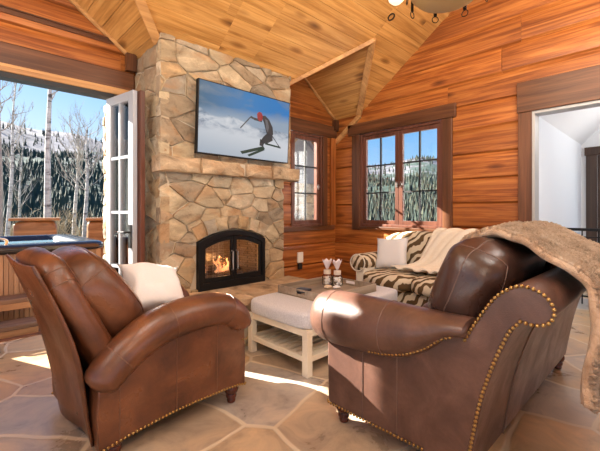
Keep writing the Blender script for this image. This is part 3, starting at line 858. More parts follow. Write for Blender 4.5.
# back: shell, head cushion, rear skirt
ta = math.radians(36)
def backM(cx, cz, tl=ta): return TR(cx, 0, cz, 0, -tl, 0)
ta = math.radians(25); Ms = backM(-.52, .70, ta); zs_ = (.15, .70, .80)
b = B(); sq(b, zs_, Ms, n=5, seg=12, bulge=.08, wr=.008)
sh = obj('back_shell', b, M_leather, RC, autosm=80)
b = B(); sqseam(b, zs_, Ms, 5, .08, 0, .72, .005, .008); obj('piping', b, M_leather, sh)
for at in (.45, .74):
    b = B(); sqseam(b, zs_, Ms, 5, .08, 2, at, .003, .008); obj('seam', b, M_seam, sh)
Mc = backM(-.41, .815, math.radians(37)); cs_ = (.29, .64, .54)
b = B(); sq(b, cs_, Mc, n=3.8, seg=12, bulge=.10, wr=.012, seed=3)
hc = obj('back_cushion', b, M_leather, RC, autosm=80)
for at in (-.62, .62):
    b = B(); sqseam(b, cs_, Mc, 3.8, .10, 0, at, .0055, .012, 3); obj('piping', b, M_leather, hc)
b = B(); sqseam(b, cs_, Mc, 3.8, .10, 2, .35, .003, .012, 3); obj('seam', b, M_seam, hc)
b = B(); sq(b, (.2, .62, .35), backM(-.22, .55, math.radians(28)), n=4, seg=8, bulge=.1); obj('lumbar_cushion', b, M_leather, RC, autosm=80)
rows = []
for i in range(13):
    f = i/12; r_ = []
    for j in range(15):
        g = -1+2*j/14
        x = -.755+.255*f + .05*math.sin(PI*f) - .018*math.cos(g*4+f*5)*f; z = 1.02-.95*f + .02*g*g
        r_.append((x, g*(.36+.02*f)+.012*math.sin(f*9), z))
    rows.append(r_)
b = B(); loft(b, rows, cap=False, closed=False); obj('rear_skirt', b, M_leather, RC, solid=.012, autosm=80)
b = B(); sq(b, (.62, .56, .20), TR(.05, 0, .43), n=5, seg=10, bulge=.12, wr=.006); obj('seat_cushion', b, M_leather, RC, autosm=80)
b = B(); sq(b, (.10, .60, .36), TR(.365, 0, .32), n=6, seg=8, bulge=.1); obj('footrest_panel', b, M_leather, RC, autosm=80)
b = boxb(-.44, .36, -.32, .32, .13, .34); obj('base_frame', b, M_blackm, RC, smooth=False)
foot = [(.016,0),(.026,.004),(.030,.018),(.026,.03),(.034,.036),(.037,.05),(.033,.062),(.042,.07),(.050,.092),(.047,.112),(.038,.125)]
for x, y in ((.345,-.39), (.345,.39), (-.41,-.39), (-.44,.36)):
    b = B(); lathe(b, foot, (x, y, 0)); o = obj('turned_foot', b, M_mahog, RC); o['label'] = 'turned dark wood foot'

# white pillow on the recliner
def pillow(bm, w, h, t, M, n=16, pinch=.10, wr=.010, seed=0):
    vs = {}
    for s in (1, -1):
        for i in range(n+1):
            for j in range(n+1):
                u, v = -1+2*i/n, -1+2*j/n; edge = i in (0, n) or j in (0, n)
                if edge and s < 0: vs[s, i, j] = vs[1, i, j]; continue
                k = 1 - pinch*(1-u*u)*(v*v)*0 ; 
                x = u*w/2*(1-pinch*(1-v*v)*abs(u)**3); y = v*h/2*(1-pinch*(1-u*u)*abs(v)**3)
                z = s*t/2*((1-u**4)*(1-v**4))**.55*(1+.0)
                p = Vector((x, y, z)); p += noise.noise_vector(p*9+Vector((seed,)*3))*wr*(0 if edge else 1)
                vs[s, i, j] = bm.verts.new(M @ p)
    for s in (1, -1):
        for i in range(n):
            for j in range(n):
                bm.faces.new([vs[s, a, b_] for a, b_ in ((i, j), (i+1, j), (i+1, j+1), (i, j+1))])
    return bm
nz = Vector((.10,-.66,.75)).normalized(); px_ = Vector((.96,.10,-.10)); px_ = (px_-nz*px_.dot(nz)).normalized(); py_ = nz.cross(px_)
Mp = Matrix.Translation((1.01, 2.50, .77)) @ Matrix((( px_.x, py_.x, nz.x, 0), (px_.y, py_.y, nz.y, 0), (px_.z, py_.z, nz.z, 0), (0,0,0,1))) @ Matrix.Rotation(math.radians(-8), 4, 'Z')
b = B(); pillow(b, .45, .44, .17, Mp, seed=2, wr=.026, pinch=.30)
o = obj('throw_pillow', b, M_white, autosm=0); tag(o, 'plain white pillow resting on the brown leather recliner', 'pillow')

# ------------------------------------------------------------------ dark leather sofa
SF = thing('leather_sofa', 'dark brown leather sofa with rolled arms, scroll back and brass nailhead edging', 'sofa', (2.72, 1.0, 0))
SX0, SX1 = 1.68, 3.67
b = boxb(SX0+.03, SX1-.03, .72, 1.47, .13, .36); obj('base_frame', b, M_leather2, SF, world=True, smooth=False, bevel=.02)
for s, xo in ((1, SX0), (-1, SX1)):
    outline = [(.66,.13), (1.1,.118), (1.48,.118), (1.505,.14), (1.51,.5), (1.44,.60), (.95,.62), (.85,.70), (.72,.76), (.62,.70)]
    b = B(); prism(b, outline, lambda u, v, d: (d, u, v), xo, xo+s*.16)
    sdp = obj('side_panel', b, M_leather2, SF, world=True, bevel=.02, bseg=3)
    for y in (1.24, 1.02):
        b = B(); tube(b, [(xo-s*.001, y, .13+.42*k/4) for k in range(5)], .003, 5); obj('seam', b, M_seam2, sdp, world=True)
    b = B(); nails(b, [(xo-s*.003, y, .128) for y in (.88, 1.2, 1.49)] + [(xo+s*.01, 1.512, .13), (xo+s*.14, 1.512, .13)], .022, .008); obj('nailhead_trim', b, M_brass, sdp, world=True)
    # arm roll
    n = 22; rings = []
    for y, zb, zt, rx in ((1.612,.60,.68,.03),(1.60,.56,.735,.075),(1.57,.52,.785,.115),(1.52,.502,.805,.137),(1.45,.497,.815,.145),(1.35,.50,.818,.146),(1.25,.505,.818,.146),(1.15,.512,.818,.145),(1.07,.522,.817,.143),
                          (1.0,.54,.816,.140),(.94,.562,.815,.136),(.88,.595,.813,.130),(.83,.632,.812,.126),(.79,.67,.812,.12),(.755,.70,.812,.115),(.71,.72,.812,.11),(.66,.73,.81,.10)):
        rings.append([(xo+s*.03+s*rx*math.cos(2*PI*k/n), y, (zb+zt)/2+(zt-zb)/2*math.sin(2*PI*k/n)) for k in range(n)])
    b = B(); loft(b, rings); am = obj('rolled_arm', b, M_leather2, SF, world=True, autosm=80)
    for idx in (4, 8):
        rg = rings[idx]; c = sum((Vector(q) for q in rg), Vector())/n
        b = B(); tube(b, [c+(Vector(rg[k % n])-c)*1.003 for k in range(n+1)], .003, 5); obj('seam', b, M_seam2, am, world=True)
    b = B(); nails(b, [rg[14] for rg in rings[7:16]], .0205, .0075); obj('nailhead_trim', b, M_brass, am, world=True)
# scroll back: one section swept along the sofa
inner = sp2([(.875,.12),(.815,.35),(.752,.55),(.675,.72),(.60,.855),(.535,.945),(.455,.995),(.375,.975),(.338,.92),(.352,.868),(.40,.846),(.452,.852)], 5)
outer = sp2([(.478,.80),(.535,.66),(.59,.48),(.625,.30),(.655,.12)], 5)
b = B(); sec = inner+outer
loft(b, [[(x, y, z) for y, z in sec] for x in (SX0-.006, SX0+.3, 2.7, SX1-.3, SX1+.006)])
bk = obj('scroll_back', b, M_leather2, SF, world=True, autosm=50)
for s, xo in ((1, SX0-.010), (-1, SX1+.010)):
    b = B(); nails(b, [(xo, y-.004, z) for i, (y, z) in enumerate(inner) if z > .70 or y < .5] + [(xo, y+.012, z) for y, z in outer], .0205, .0085)
    obj('nailhead_trim', b, M_brass, bk, world=True)
b = B(); tube(b, [(2.12, y-.004, z) for y, z in outer], .0035, 5); obj('seam', b, M_seam2, bk, world=True)
for i, (x0, x1) in enumerate(((1.83, 2.68), (2.695, 3.53))):
    b = B(); sq(b, (x1-x0, .66, .22), TR((x0+x1)/2, 1.15, .45), n=5, seg=10, bulge=.12, wr=.008, seed=i); obj('seat_cushion', b, M_leather2, SF, world=True, autosm=80)
    Mx = TR((x0+x1)/2-.03*(1-i), .745, .915, math.radians(20), 0, 0); cs_ = (x1-x0+.06*(1-i), .32, .44)
    b = B(); sq(b, cs_, Mx, n=4.6, seg=14, bulge=.07, wr=.016, seed=i+5)
    bc = obj('back_cushion', b, M_leather3, SF, world=True, autosm=80)
    b = B(); sqseam(b, cs_, Mx, 4.6, .07, 1, .05, .003, .016, i+5); obj('seam', b, M_seam2, bc, world=True)
    b = B(); sqseam(b, cs_, Mx, 4.6, .07, 0, -.62, .003, .016, i+5)
    obj('seam', b, M_seam2, bc, world=True)
for x, y in ((1.76, 1.44), (3.59, 1.44), (1.76, .76), (3.62, .70)):
    b = B(); lathe(b, foot, (x, y, 0)); o = obj('turned_foot', b, M_mahog, SF, world=True); o['label'] = 'turned dark wood foot'

# fur throw over the sofa back
def drape(bm, path, x0, x1, nx, amp, freq, seed, skew=0.0, ripple=1.0):
    pts = smoothpath([(0, y, z) for y, z in path], 6); rows = []
    for i, p in enumerate(pts):
        f = i/(len(pts)-1); row = []
        for j in range(nx+1):
            g = j/nx
            x = x0+(x1-x0)*g + skew*f + .03*math.sin(f*7+seed)*(1 if g in (0, 1) else .6)
            w = amp*math.sin(g*freq*2*PI+seed+1.5*math.sin(f*3))*ripple
            q = Vector((x, p.y, p.z)); nv = noise.noise_vector(q*6+Vector((seed,)*3))*amp*.8
            row.append(q+Vector((0, -abs(w)*.6-.0, w*.45+abs(w)*.3))+nv)
        rows.append(row)
    return loft(bm, rows, cap=False, closed=False)
def fur_mat():
    m = mat('tan_fur', (.4,.27,.18), .95, spec=.1, Sheen_Weight=.6); t = NT(m)
    v = t.coord((14, 5, 5)); n = t.noise(v, 1.5, 5, .6, .6)
    c = t.ramp(n, [(.30, (.30,.18,.105)), (.5, (.58,.39,.25)), (.7, (.80,.62,.45))])
    t.l(c, t.p.inputs['Base Color'])
    n2 = t.noise(t.coord((1,1,1)), 150, 4, .7); t.bump(n2, .8, .02)
    t.p.inputs['Sheen Tint'].default_value = (.9,.75,.6,1)
    return m
M_fur = fur_mat()
b = B(); drape(b, [(.98,.90),(.93,1.04),(.84,1.135),(.70,1.175),(.56,1.15),(.44,1.085),(.34,1.045),(.27,.975),(.24,.88),(.245,.76),(.25,.64),(.25,.55)], 2.26, 3.20, 44, .030, 3.0, 1.3, skew=-.58)
b.normal_update(); rr = random.Random(5); fl = [f for f in b.faces]; ar = [f.calc_area() for f in fl]
for f in rr.choices(fl, weights=ar, k=26000):
    w_ = [rr.random() for _ in f.verts]; sw_ = sum(w_); p = sum((v.co*q for v, q in zip(f.verts, w_)), Vector())/sw_
    nn = f.normal if f.normal.dot(Vector((0,-.5,.8))) > 0 else -f.normal
    p = p+nn*.012; d = (nn*.7+Vector((rr.uniform(-.5,.5), rr.uniform(-.6,.3), rr.uniform(-.7,.1)))).normalized()*rr.uniform(.012, .026)
    sd = d.cross(nn).normalized()*.0016 if d.cross(nn).length > 1e-6 else Vector((.0016,0,0))
    b.faces.new((b.verts.new(p-sd), b.verts.new(p+sd), b.verts.new(p+d)))
fu = obj('fur_throw', b, M_fur, solid=.03, autosm=0); tag(fu, 'brown faux fur throw draped over the back of the dark leather sofa', 'throw')

# ------------------------------------------------------------------ upholstered coffee table
OT = thing('ottoman_table', 'cream wooden ottoman table with pale grey padded top and slatted lower shelf', 'coffee table', (2.70, 2.40, 0))
X0, X1, Y0, Y1 = 2.0, 3.36, 2.0, 2.78
b = B(); sq(b, (X1-X0+.03, Y1-Y0+.03, .145), TR((X0+X1)/2, (Y0+Y1)/2, .428), n=9, seg=12, bulge=.03); obj('padded_top', b, M_ott, OT, world=True, autosm=60)
b = B()
for a in ((X0+.01, X1-.01, Y0+.01, Y0+.03), (X0+.01, X1-.01, Y1-.03, Y1-.01), (X0+.01, X0+.03, Y0+.03, Y1-.03), (X1-.03, X1-.01, Y0+.03, Y1-.03)): box(b, *a, .31, .365)
obj('apron', b, M_ottleg, OT, world=True, smooth=False)
for x in (X0, X1-.06):
    for y in (Y0, Y1-.06):
        b = boxb(x, x+.06, y, y+.06, 0, .36); obj('leg', b, M_ottleg, OT, world=True, smooth=False, bevel=.004)
b = B(); box(b, X0+.01, X0+.04, Y0+.06, Y1-.06, .11, .155); box(b, X1-.04, X1-.01, Y0+.06, Y1-.06, .11, .155); box(b, X0+.06, X1-.06, Y0+.01, Y0+.04, .11, .155); box(b, X0+.06, X1-.06, Y1-.04, Y1-.01, .11, .155)
rl = obj('stretcher', b, M_ottleg, OT, world=True, smooth=False, bevel=.003)
for i in range(9):
    y = Y0+.065+i*.074; b = boxb(X0+.04, X1-.04, y, y+.045, .12, .138); obj('shelf_slat', b, M_ottleg, OT, world=True, smooth=False)
# tray and what lies in it
M_tray = wood('grey_driftwood', ((.36,.29,.21),(.45,.37,.28),(.54,.45,.35)), 'X', knots=False)
TRY = thing('wooden_tray', 'weathered wooden serving tray with cut-out handles on the padded ottoman table', 'tray', (2.69, 2.41, .502))
tx0, tx1, ty0, ty1, tz = 2.32, 3.06, 2.09, 2.73, .503
b = boxb(tx0, tx1, ty0, ty1, tz, tz+.012); obj('tray_bottom', b, M_tray, TRY, world=True, smooth=False)
b = B(); box(b, tx0, tx1, ty0, ty0+.015, tz+.012, tz+.075); box(b, tx0, tx1, ty1-.015, ty1, tz+.012, tz+.075)
for x in (tx0, tx1-.015):
    ym = (ty0+ty1)/2
    box(b, x, x+.015, ty0+.015, ym-.06, tz+.012, tz+.075); box(b, x, x+.015, ym+.06, ty1-.015, tz+.012, tz+.075)
    box(b, x, x+.015, ym-.06, ym+.06, tz+.012, tz+.03); box(b, x, x+.015, ym-.06, ym+.06, tz+.06, tz+.075)
obj('tray_rim', b, M_tray, TRY, world=True, smooth=False, bevel=.003)
TZ = tz+.0125
b = boxb(-.09, .09, -.065, .065, 0, .022, M=TR(2.47, 2.56, TZ, rz=.15)); o = obj('dark_book', b, mat('dark_cover', (.03,.035,.05), .35), smooth=False, bevel=.003); tag(o, 'small dark navy book lying in the wooden tray', 'book')
b = boxb(-.08, .08, -.022, .022, 0, .018, M=TR(2.40, 2.33, TZ, rz=1.2)); o = obj('remote_control', b, M_blackm, smooth=False, bevel=.005); tag(o, 'black remote control lying in the wooden tray behind the sofa arm', 'remote control')
M_pink = mat('pink_white_film', (.78,.70,.74), .25); M_bead = mat('white_filling', (.82,.80,.76), .6); M_cork = mat('tan_label', (.72,.64,.54), .7)
def jar(x, y, label, spin, pinkness):
    t = thing('gift_jar', label, 'jar', (x, y, TZ), 0, 'gift wrapped glass jars on the tray')
    b = B(); lathe(b, [(.04,0),(.052,.004),(.055,.02),(.055,.075),(.05,.10),(.036,.115),(.034,.16),(.032,.165)], (x, y, TZ)); obj('jar_glass', b, M_jar, t, world=True)
    b = B(); rr = random.Random(spin)
    for i in range(26):
        a = rr.uniform(0, 6.28); q = rr.uniform(0, .036); ball(b, (x+q*math.cos(a), y+q*math.sin(a), TZ+.016+rr.uniform(0, .07)), .0125, seg=6)
    obj('filling', b, M_bead, t, world=True)
    b = B(); lathe(b, [(.037,0),(.038,.004),(.038,.04),(.037,.044)], (x, y, TZ+.117)); obj('paper_band', b, M_cork, t, world=True)
    rows = []
    for i in range(6):
        f = i/5; rows.append([Vector((x, y, TZ+.165+.10*f)) + (.010+.042*f)*Vector((math.cos(a+spin)*1.25, math.sin(a+spin)*.55, .25*math.sin(a*5)*f)) for a in [2*PI*k/24 for k in range(24)]])
    b = B(); loft(b, rows, cap=False); obj('cellophane_top', b, M_pink, t, world=True, solid=.003)
jar(2.90, 2.60, 'left one of the two gift jars with a fanned cellophane top on the tray', 1, 0)
jar(2.935, 2.49, 'right one of the two gift jars with a fanned cellophane top on the tray', 3, 0)
for i, (x, y, r_, c, nm, lb) in enumerate(((2.76,2.47,.030,(.72,.56,.40),'seashell','tan rounded seashell lying in front of the gift jars'), (2.82,2.40,.028,(.70,.70,.70),'seashell','pale grey seashell lying to the right of the gift jars'))):
    b = B(); ball(b, (x, y, TZ+r_*.62), (r_*1.5, r_*1.1, r_*.62), seg=14)
    for v in b.verts: v.co.z -= .25*max(0, v.co.x-x)*.3; v.co += (v.co-Vector((x, y, TZ+r_*.62)))*.08*math.sin(math.atan2(v.co.y-y, v.co.x-x)*9)
    for v in b.verts: v.co.z = max(v.co.z, TZ)
    o = obj(nm, b, mat('shell%d' % i, c, .5)); tag(o, lb, 'shell', 'seashells on the tray')

# ------------------------------------------------------------------ zebra loveseat under the window
ZB = thing('zebra_loveseat', 'zebra striped upholstered loveseat with rolled arms under the east window', 'loveseat', (4.3, 2.2, 0))
def zy(a, b_, c, d, e, f): return boxb(a, b_, c, d, e, f)
M_zcream = fabric('cream_upholstery', (.74,.68,.56), (.84,.79,.68), 200)
b = boxb(3.93, 4.68, 1.42, 2.96, .10, .34); obj('base_frame', b, M_zebra, ZB, world=True, smooth=True, bevel=.03, bseg=3)
b = B(); sq(b, (.22, 1.62, .74), TR(4.58, 2.19, .63, 0, math.radians(8), 0), n=4.5, seg=12, bulge=.08); obj('backrest', b, M_zebra, ZB, world=True, autosm=80)
for i, y in enumerate((2.53, 1.85)):
    b = B(); sq(b, (.66, .67, .20), TR(4.15, y, .43), n=5, seg=10, bulge=.13); obj('seat_cushion', b, M_zebra, ZB, world=True, autosm=80)
for s, y in ((1, 2.92), (-1, 1.46)):
    b = B(); prism(b, [(3.90,.1),(4.66,.1),(4.66,.6),(3.90,.6)], lambda u, v, d: (u, d, v), y-.075, y+.075); obj('arm_panel', b, M_zcream if s > 0 else M_zebra, ZB, world=True, bevel=.02)
    rings = []; n = 18
    for x, r_ in ((3.855,.02),(3.86,.07),(3.88,.10),(3.94,.115),(4.3,.115),(4.62,.11),(4.66,.08)):
        rings.append([(x, y+s*.02+r_*1.05*math.cos(2*PI*k/n), .62+r_*math.sin(2*PI*k/n)) for k in range(n)])
    b = B(); loft(b, rings); obj('rolled_arm', b, M_zebra, ZB, world=True, autosm=80)
    b = B(); rg = [(3.875, y+s*.02+.115*math.cos(2*PI*k/24), .62+.108*math.sin(2*PI*k/24)) for k in range(25)]; tube(b, rg, .009, 6); obj('welt_cord', b, M_zcream, ZB, world=True)
for x in (3.97, 4.62):
    for y in (1.50, 2.88):
        b = B(); lathe(b, [(.018,0),(.022,.01),(.032,.10)], (x, y, 0), 10); obj('leg', b, M_mahog, ZB, world=True)
b = B(); pillow(b, .44, .44, .17, TR(4.25, 2.66, .735) @ Matrix.Rotation(math.radians(12), 4, 'Z') @ Matrix.Rotation(math.radians(-70), 4, 'Y') @ Matrix.Rotation(math.radians(4), 4, 'Z'), seed=5)
o = obj('throw_pillow', b, M_white, autosm=0); tag(o, 'white square pillow propped against the zebra loveseat back', 'pillow')
# knitted throw running down over the loveseat back
pts = smoothpath([(4.72,.70,0),(4.71,.86,0),(4.66,1.00,0),(4.58,1.035,0),(4.50,1.00,0),(4.42,.85,0),(4.34,.66,0),(4.22,.575,0),(4.05,.565,0)], 5); rows = []
for i, p in enumerate(pts):
    f = i/(len(pts)-1); row = []
    for j in range(37):
        g = j/36; w = .030*math.sin(g*8*PI+3*math.sin(f*4.5)+1.5*math.sin(g*5))
        y = 1.46+.56*g + .40*f*f + .10*g*f
        row.append(Vector((p.x-abs(w)*.6*(.4+f)-.014, y+.02*math.sin(f*9+g*4), p.y+w*.5+.03)))
    rows.append(row)
b = B(); loft(b, rows, cap=False, closed=False); o = obj('knitted_throw', b, M_cream, solid=.018, autosm=0); tag(o, 'cream knitted throw bunched over the zebra loveseat', 'throw')

# white outlet by the fireplace
t = thing('wall_outlet', 'white wall outlet cover low on the wood wall beside the fireplace', 'outlet', (3.92, YN, .55))
b = boxb(3.87, 3.985, YN-.03, YN-.002, .50, .66); obj('cover_plate', b, M_plastic, t, world=True, smooth=False, bevel=.008)
b = boxb(3.88, 3.955, YN-.04, YN-.002, .40, .488); obj('socket_box', b, M_blackm, t, world=True, smooth=False, bevel=.006)

# ------------------------------------------------------------------ chandelier and recessed light
M_shade = mat('amber_parchment', (.50,.35,.14), .6); M_opal = mat('opal_glass', (.85,.83,.78), .3)
M_opal.node_tree.nodes['Principled BSDF'].inputs['Emission Color'].default_value = (1,.86,.66,1); M_opal.node_tree.nodes['Principled BSDF'].inputs['Emission Strength'].default_value = .6
CC = Vector((2.556, 1.15, 0)); zc = 2.785
CH = thing('chandelier', 'iron chandelier with parchment bowl, white glass shades and hanging rings', 'chandelier', (CC.x, CC.y, zc))
b = B(); lathe(b, [(.02,.0),(.12,.008),(.20,.03),(.25,.08),(.262,.13),(.255,.135),(.24,.085),(.19,.04),(.11,.02),(.015,.014)], (CC.x, CC.y, zc), 32); obj('parchment_bowl', b, M_shade, CH, world=True)
b = B(); lathe(b, [(.258,.128),(.272,.13),(.272,.155),(.258,.157)], (CC.x, CC.y, zc), 32); obj('iron_band', b, M_black, CH, world=True)
b = B(); tube(b, [(CC.x, CC.y, zc+.01), (CC.x, CC.y, zmain(CC.y)-.02)], .012); obj('stem', b, M_black, CH, world=True)
b = B(); lathe(b, [(.07,0),(.07,.03),(.02,.05)], (CC.x, CC.y, zmain(CC.y)-.10)); obj('ceiling_canopy', b, M_black, CH, world=True)
Fv = Vector((.6927,.7212,0)); Rv = Vector((.7212,-.6927,0))
for i in range(8):
    a = 2*PI*i/8+math.radians(46.15-4); d = Vector((math.cos(a), math.sin(a), 0)); p = CC+d*.278
    b = B(); box(b, -.012, .012, -.005, .005, -.05, .16, M=TR(p.x, p.y, zc+.10, rz=a+PI/2)); st = obj('hanger_strap', b, M_black, CH, world=True, smooth=False)
    c = Vector((p.x, p.y, zc+.022)); u = Vector((-math.sin(a), math.cos(a), 0))
    b = B(); tube(b, [c+(u*math.cos(q)+Vector((0,0,1))*math.sin(q))*.024 for q in [2*PI*k/16 for k in range(17)]], .0035, 5, cap=False); obj('iron_ring', b, M_black, st, world=True)
for a in (math.radians(136), math.radians(226-50), math.radians(226+40)):
    d = Vector((math.cos(a), math.sin(a), 0)); p = CC+d*.36
    b = B(); tube(b, smoothpath([CC+d*.05+Vector((0,0,zc+.30)), CC+d*.22+Vector((0,0,zc+.22)), p+Vector((0,0,zc+.18))], 5), .008); ar = obj('iron_arm', b, M_black, CH, world=True)
    b = B(); lathe(b, [(.03,.0),(.052,.02),(.062,.06),(.06,.10),(.052,.13)], (p.x, p.y, zc-.005), 18); obj('glass_shade', b, M_opal, ar, world=True)
rp = Vector((3.90, 2.45, zmain(2.45)))
b = B(); Mr = Matrix.Translation(rp) @ Matrix.Rotation(-math.atan(.72), 4, 'X')
for r0, z0_, r1, z1_ in ((.05, -.012, .05, .0), ):
    ring = lambda r, z: [Mr @ Vector((r*math.cos(2*PI*k/20), r*math.sin(2*PI*k/20), z)) for k in range(20)]
    loft(b, [ring(.05, .01), ring(.05, -.012), ring(.036, -.012), ring(.034, .006)])
o = obj('recessed_downlight', b, mat('bronze', (.05,.035,.025), .4, .6)); tag(o, 'small round recessed downlight in the sloping pine ceiling', 'ceiling light')

# ------------------------------------------------------------------ outside: deck, tub, posts, trees, hills
M_deck = wood('weathered_deck', ((.12,.09,.07),(.17,.13,.10),(.22,.17,.13)), 'X', knots=False, rough=.6)
b = B()
for i in range(34):
    y = 4.76+i*.145; box(b, -5, 4.5, y, y+.138, -.14, -.10)
struct('deck_floor', b, M_deck, smooth=False)
b = B(); stones(b, 4.11, 4.42, -.1, 2.46, .15, .15, lambda u, v, d: (1.265-d, u, v), seed=22)
box(b, 1.245, 1.5, 4.11, 4.415, -.1, 2.46)
struct('pillar_outside', b, M_stone)

HT = thing('hot_tub', 'hot tub with brown ribbed cabinet and glossy dark rim on the deck outside', 'hot tub', (.45, 6.6, -.1))
M_cab = wood('tub_cabinet', ((.20,.16,.12),(.25,.20,.15),(.30,.245,.185)), 'Z', knots=False, tint=.12)
b = B()
for i in range(44):
    x = -.68+i*.05; box(b, x, x+.044, 5.62, 5.66, -.08, .80)
    y = 5.66+i*.048; box(b, 1.50, 1.54, y, y+.042, -.08, .80)
box(b, -.66, 1.50, 5.65, 7.7, -.08, .78)
obj('ribbed_cabinet', b, M_cab, HT, world=True, smooth=False)
M_rim = mat('tub_acrylic', (.014,.017,.022), .2)
b = B()
def rrect(x0, x1, y0, y1, r, z, n=6):
    out = []
    for cx, cy, a0 in ((x1-r, y1-r, 0), (x0+r, y1-r, PI/2), (x0+r, y0+r, PI), (x1-r, y0+r, 1.5*PI)):
        for k in range(n+1):
            a = a0+PI/2*k/n; out.append((cx+r*math.cos(a), cy+r*math.sin(a), z))
    return out
loft(b, [rrect(-.72+e, 1.58-e, 5.57+e, 7.78-e, .16, z) for e, z in ((.02,.775),(0,.79),(-.01,.82),(0,.86),(.04,.885),(.2,.89),(.26,.87),(.30,.78),(.38,.45))])
obj('tub_rim', b, M_rim, HT, world=True, autosm=60)
b = B(); loft(b, [rrect(-.42, 1.28, 5.87, 7.48, .16, z) for z in (.805, .81)]); obj('tub_water', b, mat('tub_water', (.20,.34,.42), .05), HT, world=True, smooth=False)
b = B(); tube(b, smoothpath([(-.2,5.72,.89),(-.2,5.72,.97),(.2,5.72,.98),(.48,5.72,.955),(.5,5.72,.89)], 5), .017); obj('grab_rail', b, M_steel, HT, world=True)
b = B(); sq(b, (.30,.10,.07), TR(.25, 5.9, .91), n=4, seg=5); obj('headrest', b, mat('grey_headrest', (.35,.37,.4), .4), HT, world=True)
b = B(); ball(b, (1.42, 5.60, .57), (.022,.02,.04)); obj('cabinet_plug', b, M_blackm, HT, world=True)
b = boxb(1.06, 1.22, 5.60, 5.62, .735, .765); obj('cabinet_badge', b, M_plastic, HT, world=True, smooth=False)
t = thing('tub_step', 'two tread wooden step standing before the hot tub', 'step', (.0, 5.25, -.1))
for (y0, z) in ((5.28, .29), (4.98, .06)):
    b = boxb(-.9, .72, y0, y0+.30, z-.05, z); obj('tread', b, M_deck, t, world=True, smooth=False, bevel=.006)
    b = boxb(-.9, .72, y0, y0+.03, z-.12, z-.05); obj('fascia_board', b, wood('cedar_board', ((.32,.22,.13),(.40,.28,.17),(.46,.34,.22)), 'X', knots=False), t, world=True, smooth=False)
b = boxb(-.88, .70, 5.05, 5.55, -.1, .0); obj('step_core', b, M_blackm, t, world=True, smooth=False)
b = B(); ball(b, (.30, 5.12, .135), (.085,.07,.075), seg=16); o = obj('teal_ball', b, mat('teal_plastic', (.0,.42,.46), .4)); tag(o, 'small round teal ball on the step by the hot tub', 'ball')

M_logend = wood('log_post', ((.24,.12,.045),(.34,.18,.07),(.42,.25,.10)), 'X', gr=.7)
for i, (px, w) in enumerate(((36, .90), (97, .42))):
    a = (px-300)/365; D = 8.0; P = D*(Fv+a*Rv)
    t = thing('log_planter', ['wide rustic log planter with plank cap behind the hot tub, left one', 'narrower rustic log planter with plank cap behind the hot tub, beside the stone pillar'][i], 'planter', (P.x, P.y, -.1), -.25, 'log planters at the deck edge')
    b = B(); box(b, -w/2, w/2, -.22, .22, 1.19, 1.25); obj('plank_cap', b, M_logend, t, smooth=False, bevel=.015)
    b = B(); sq(b, (w*.88, .36, 1.19), TR(0, 0, .595), n=7, seg=8, wr=.03, seed=i); obj('log_body', b, M_logend, t)

def bark_mat():
    m = mat('aspen_bark', (.72,.68,.60), .85); t = NT(m); v = t.coord((2, 2, 6))
    n = t.noise(v, 1.2, 5, .65, .5)
    t.l(t.ramp(n, [(.36, (.07,.055,.05)), (.44, (.34,.31,.28)), (.6, (.50,.47,.43))]), t.p.inputs['Base Color']); return m
M_bark = bark_mat(); M_twig = mat('grey_twig', (.30,.265,.225), .9)
def tree(px, D, zb, H, r, lean, label, seed, bare_to=.5, nb=16, spread=1.0, trunkm=None):
    rr = random.Random(seed); a = (px-300)/365; P = D*(Fv+a*Rv)
    t = thing('aspen_tree', label, 'tree', (P.x, P.y, zb), 0, 'bare aspens beyond the deck')
    path = [Vector((Rv.x*lean*f*H + .05*math.sin(f*9+seed)*f, Rv.y*lean*f*H + .04*math.sin(f*7+seed*2)*f, H*f)) for f in [k/14 for k in range(15)]]
    b = B(); tube(b, path, [r*(1.08-.92*k/14) for k in range(15)], 10); obj('trunk', b, trunkm or M_bark, t)
    b = B()
    def br(p, d, L, r_, lev):
        pts = [p]; dd = d.copy()
        for k in range(4):
            dd = (dd + Vector((rr.uniform(-.22,.22), rr.uniform(-.22,.22), rr.uniform(.02,.22)))).normalized(); pts.append(pts[-1]+dd*L/4)
        tube(b, pts, [r_*(1-.2*k) for k in range(5)], 4 if lev else 5, cap=False)
        if lev < 2:
            for k in range(5 if lev == 0 else 4):
                q = pts[rr.randint(1, 4)]; d2 = (dd + Vector((rr.uniform(-1,1), rr.uniform(-1,1), rr.uniform(-.1,.8)))*.8).normalized()
                br(q, d2, L*rr.uniform(.35, .6), r_*.5, lev+1)
    for k in range(nb):
        f = bare_to+(1-bare_to)*(k+.5)/nb; i = min(13, int(f*14)); p = path[i].lerp(path[i+1], f*14-i)
        an = rr.uniform(0, 6.28); d = Vector((math.cos(an), math.sin(an), rr.uniform(.35, 1.1))).normalized()
        br(p, d, H*.24*spread*(1.25-f*.7)*rr.uniform(.7, 1.2), r*.26*(1.2-f*.7), 0)
    obj('branches', b, M_twig, t)
G0 = -.9
tree(47, 12, G0, 9.0, .125, .012, 'tall straight white aspen trunk rising behind the left log planter', 1, bare_to=.62, nb=12, spread=.5)
tree(73, 17, G0-.3, 6.4, .11, .045, 'pale slim aspen with spreading bare crown, left of the close pair', 2, bare_to=.5, nb=16, spread=1.25)
tree(84, 16, G0-.3, 6.2, .115, .03, 'pale aspen with spreading bare crown, right of the close pair by the pillar', 3, bare_to=.5, nb=18, spread=1.3)
tree(6, 14, G0, 7.5, .09, .055, 'thin leaning aspen at the left edge of the door opening', 4, bare_to=.45, nb=14, spread=.7)
tree(-1, 11, G0, 8.0, .10, .005, 'dark barked aspen trunk at the far left edge of the view', 5, bare_to=.5, nb=10, spread=.5, trunkm=M_twig)
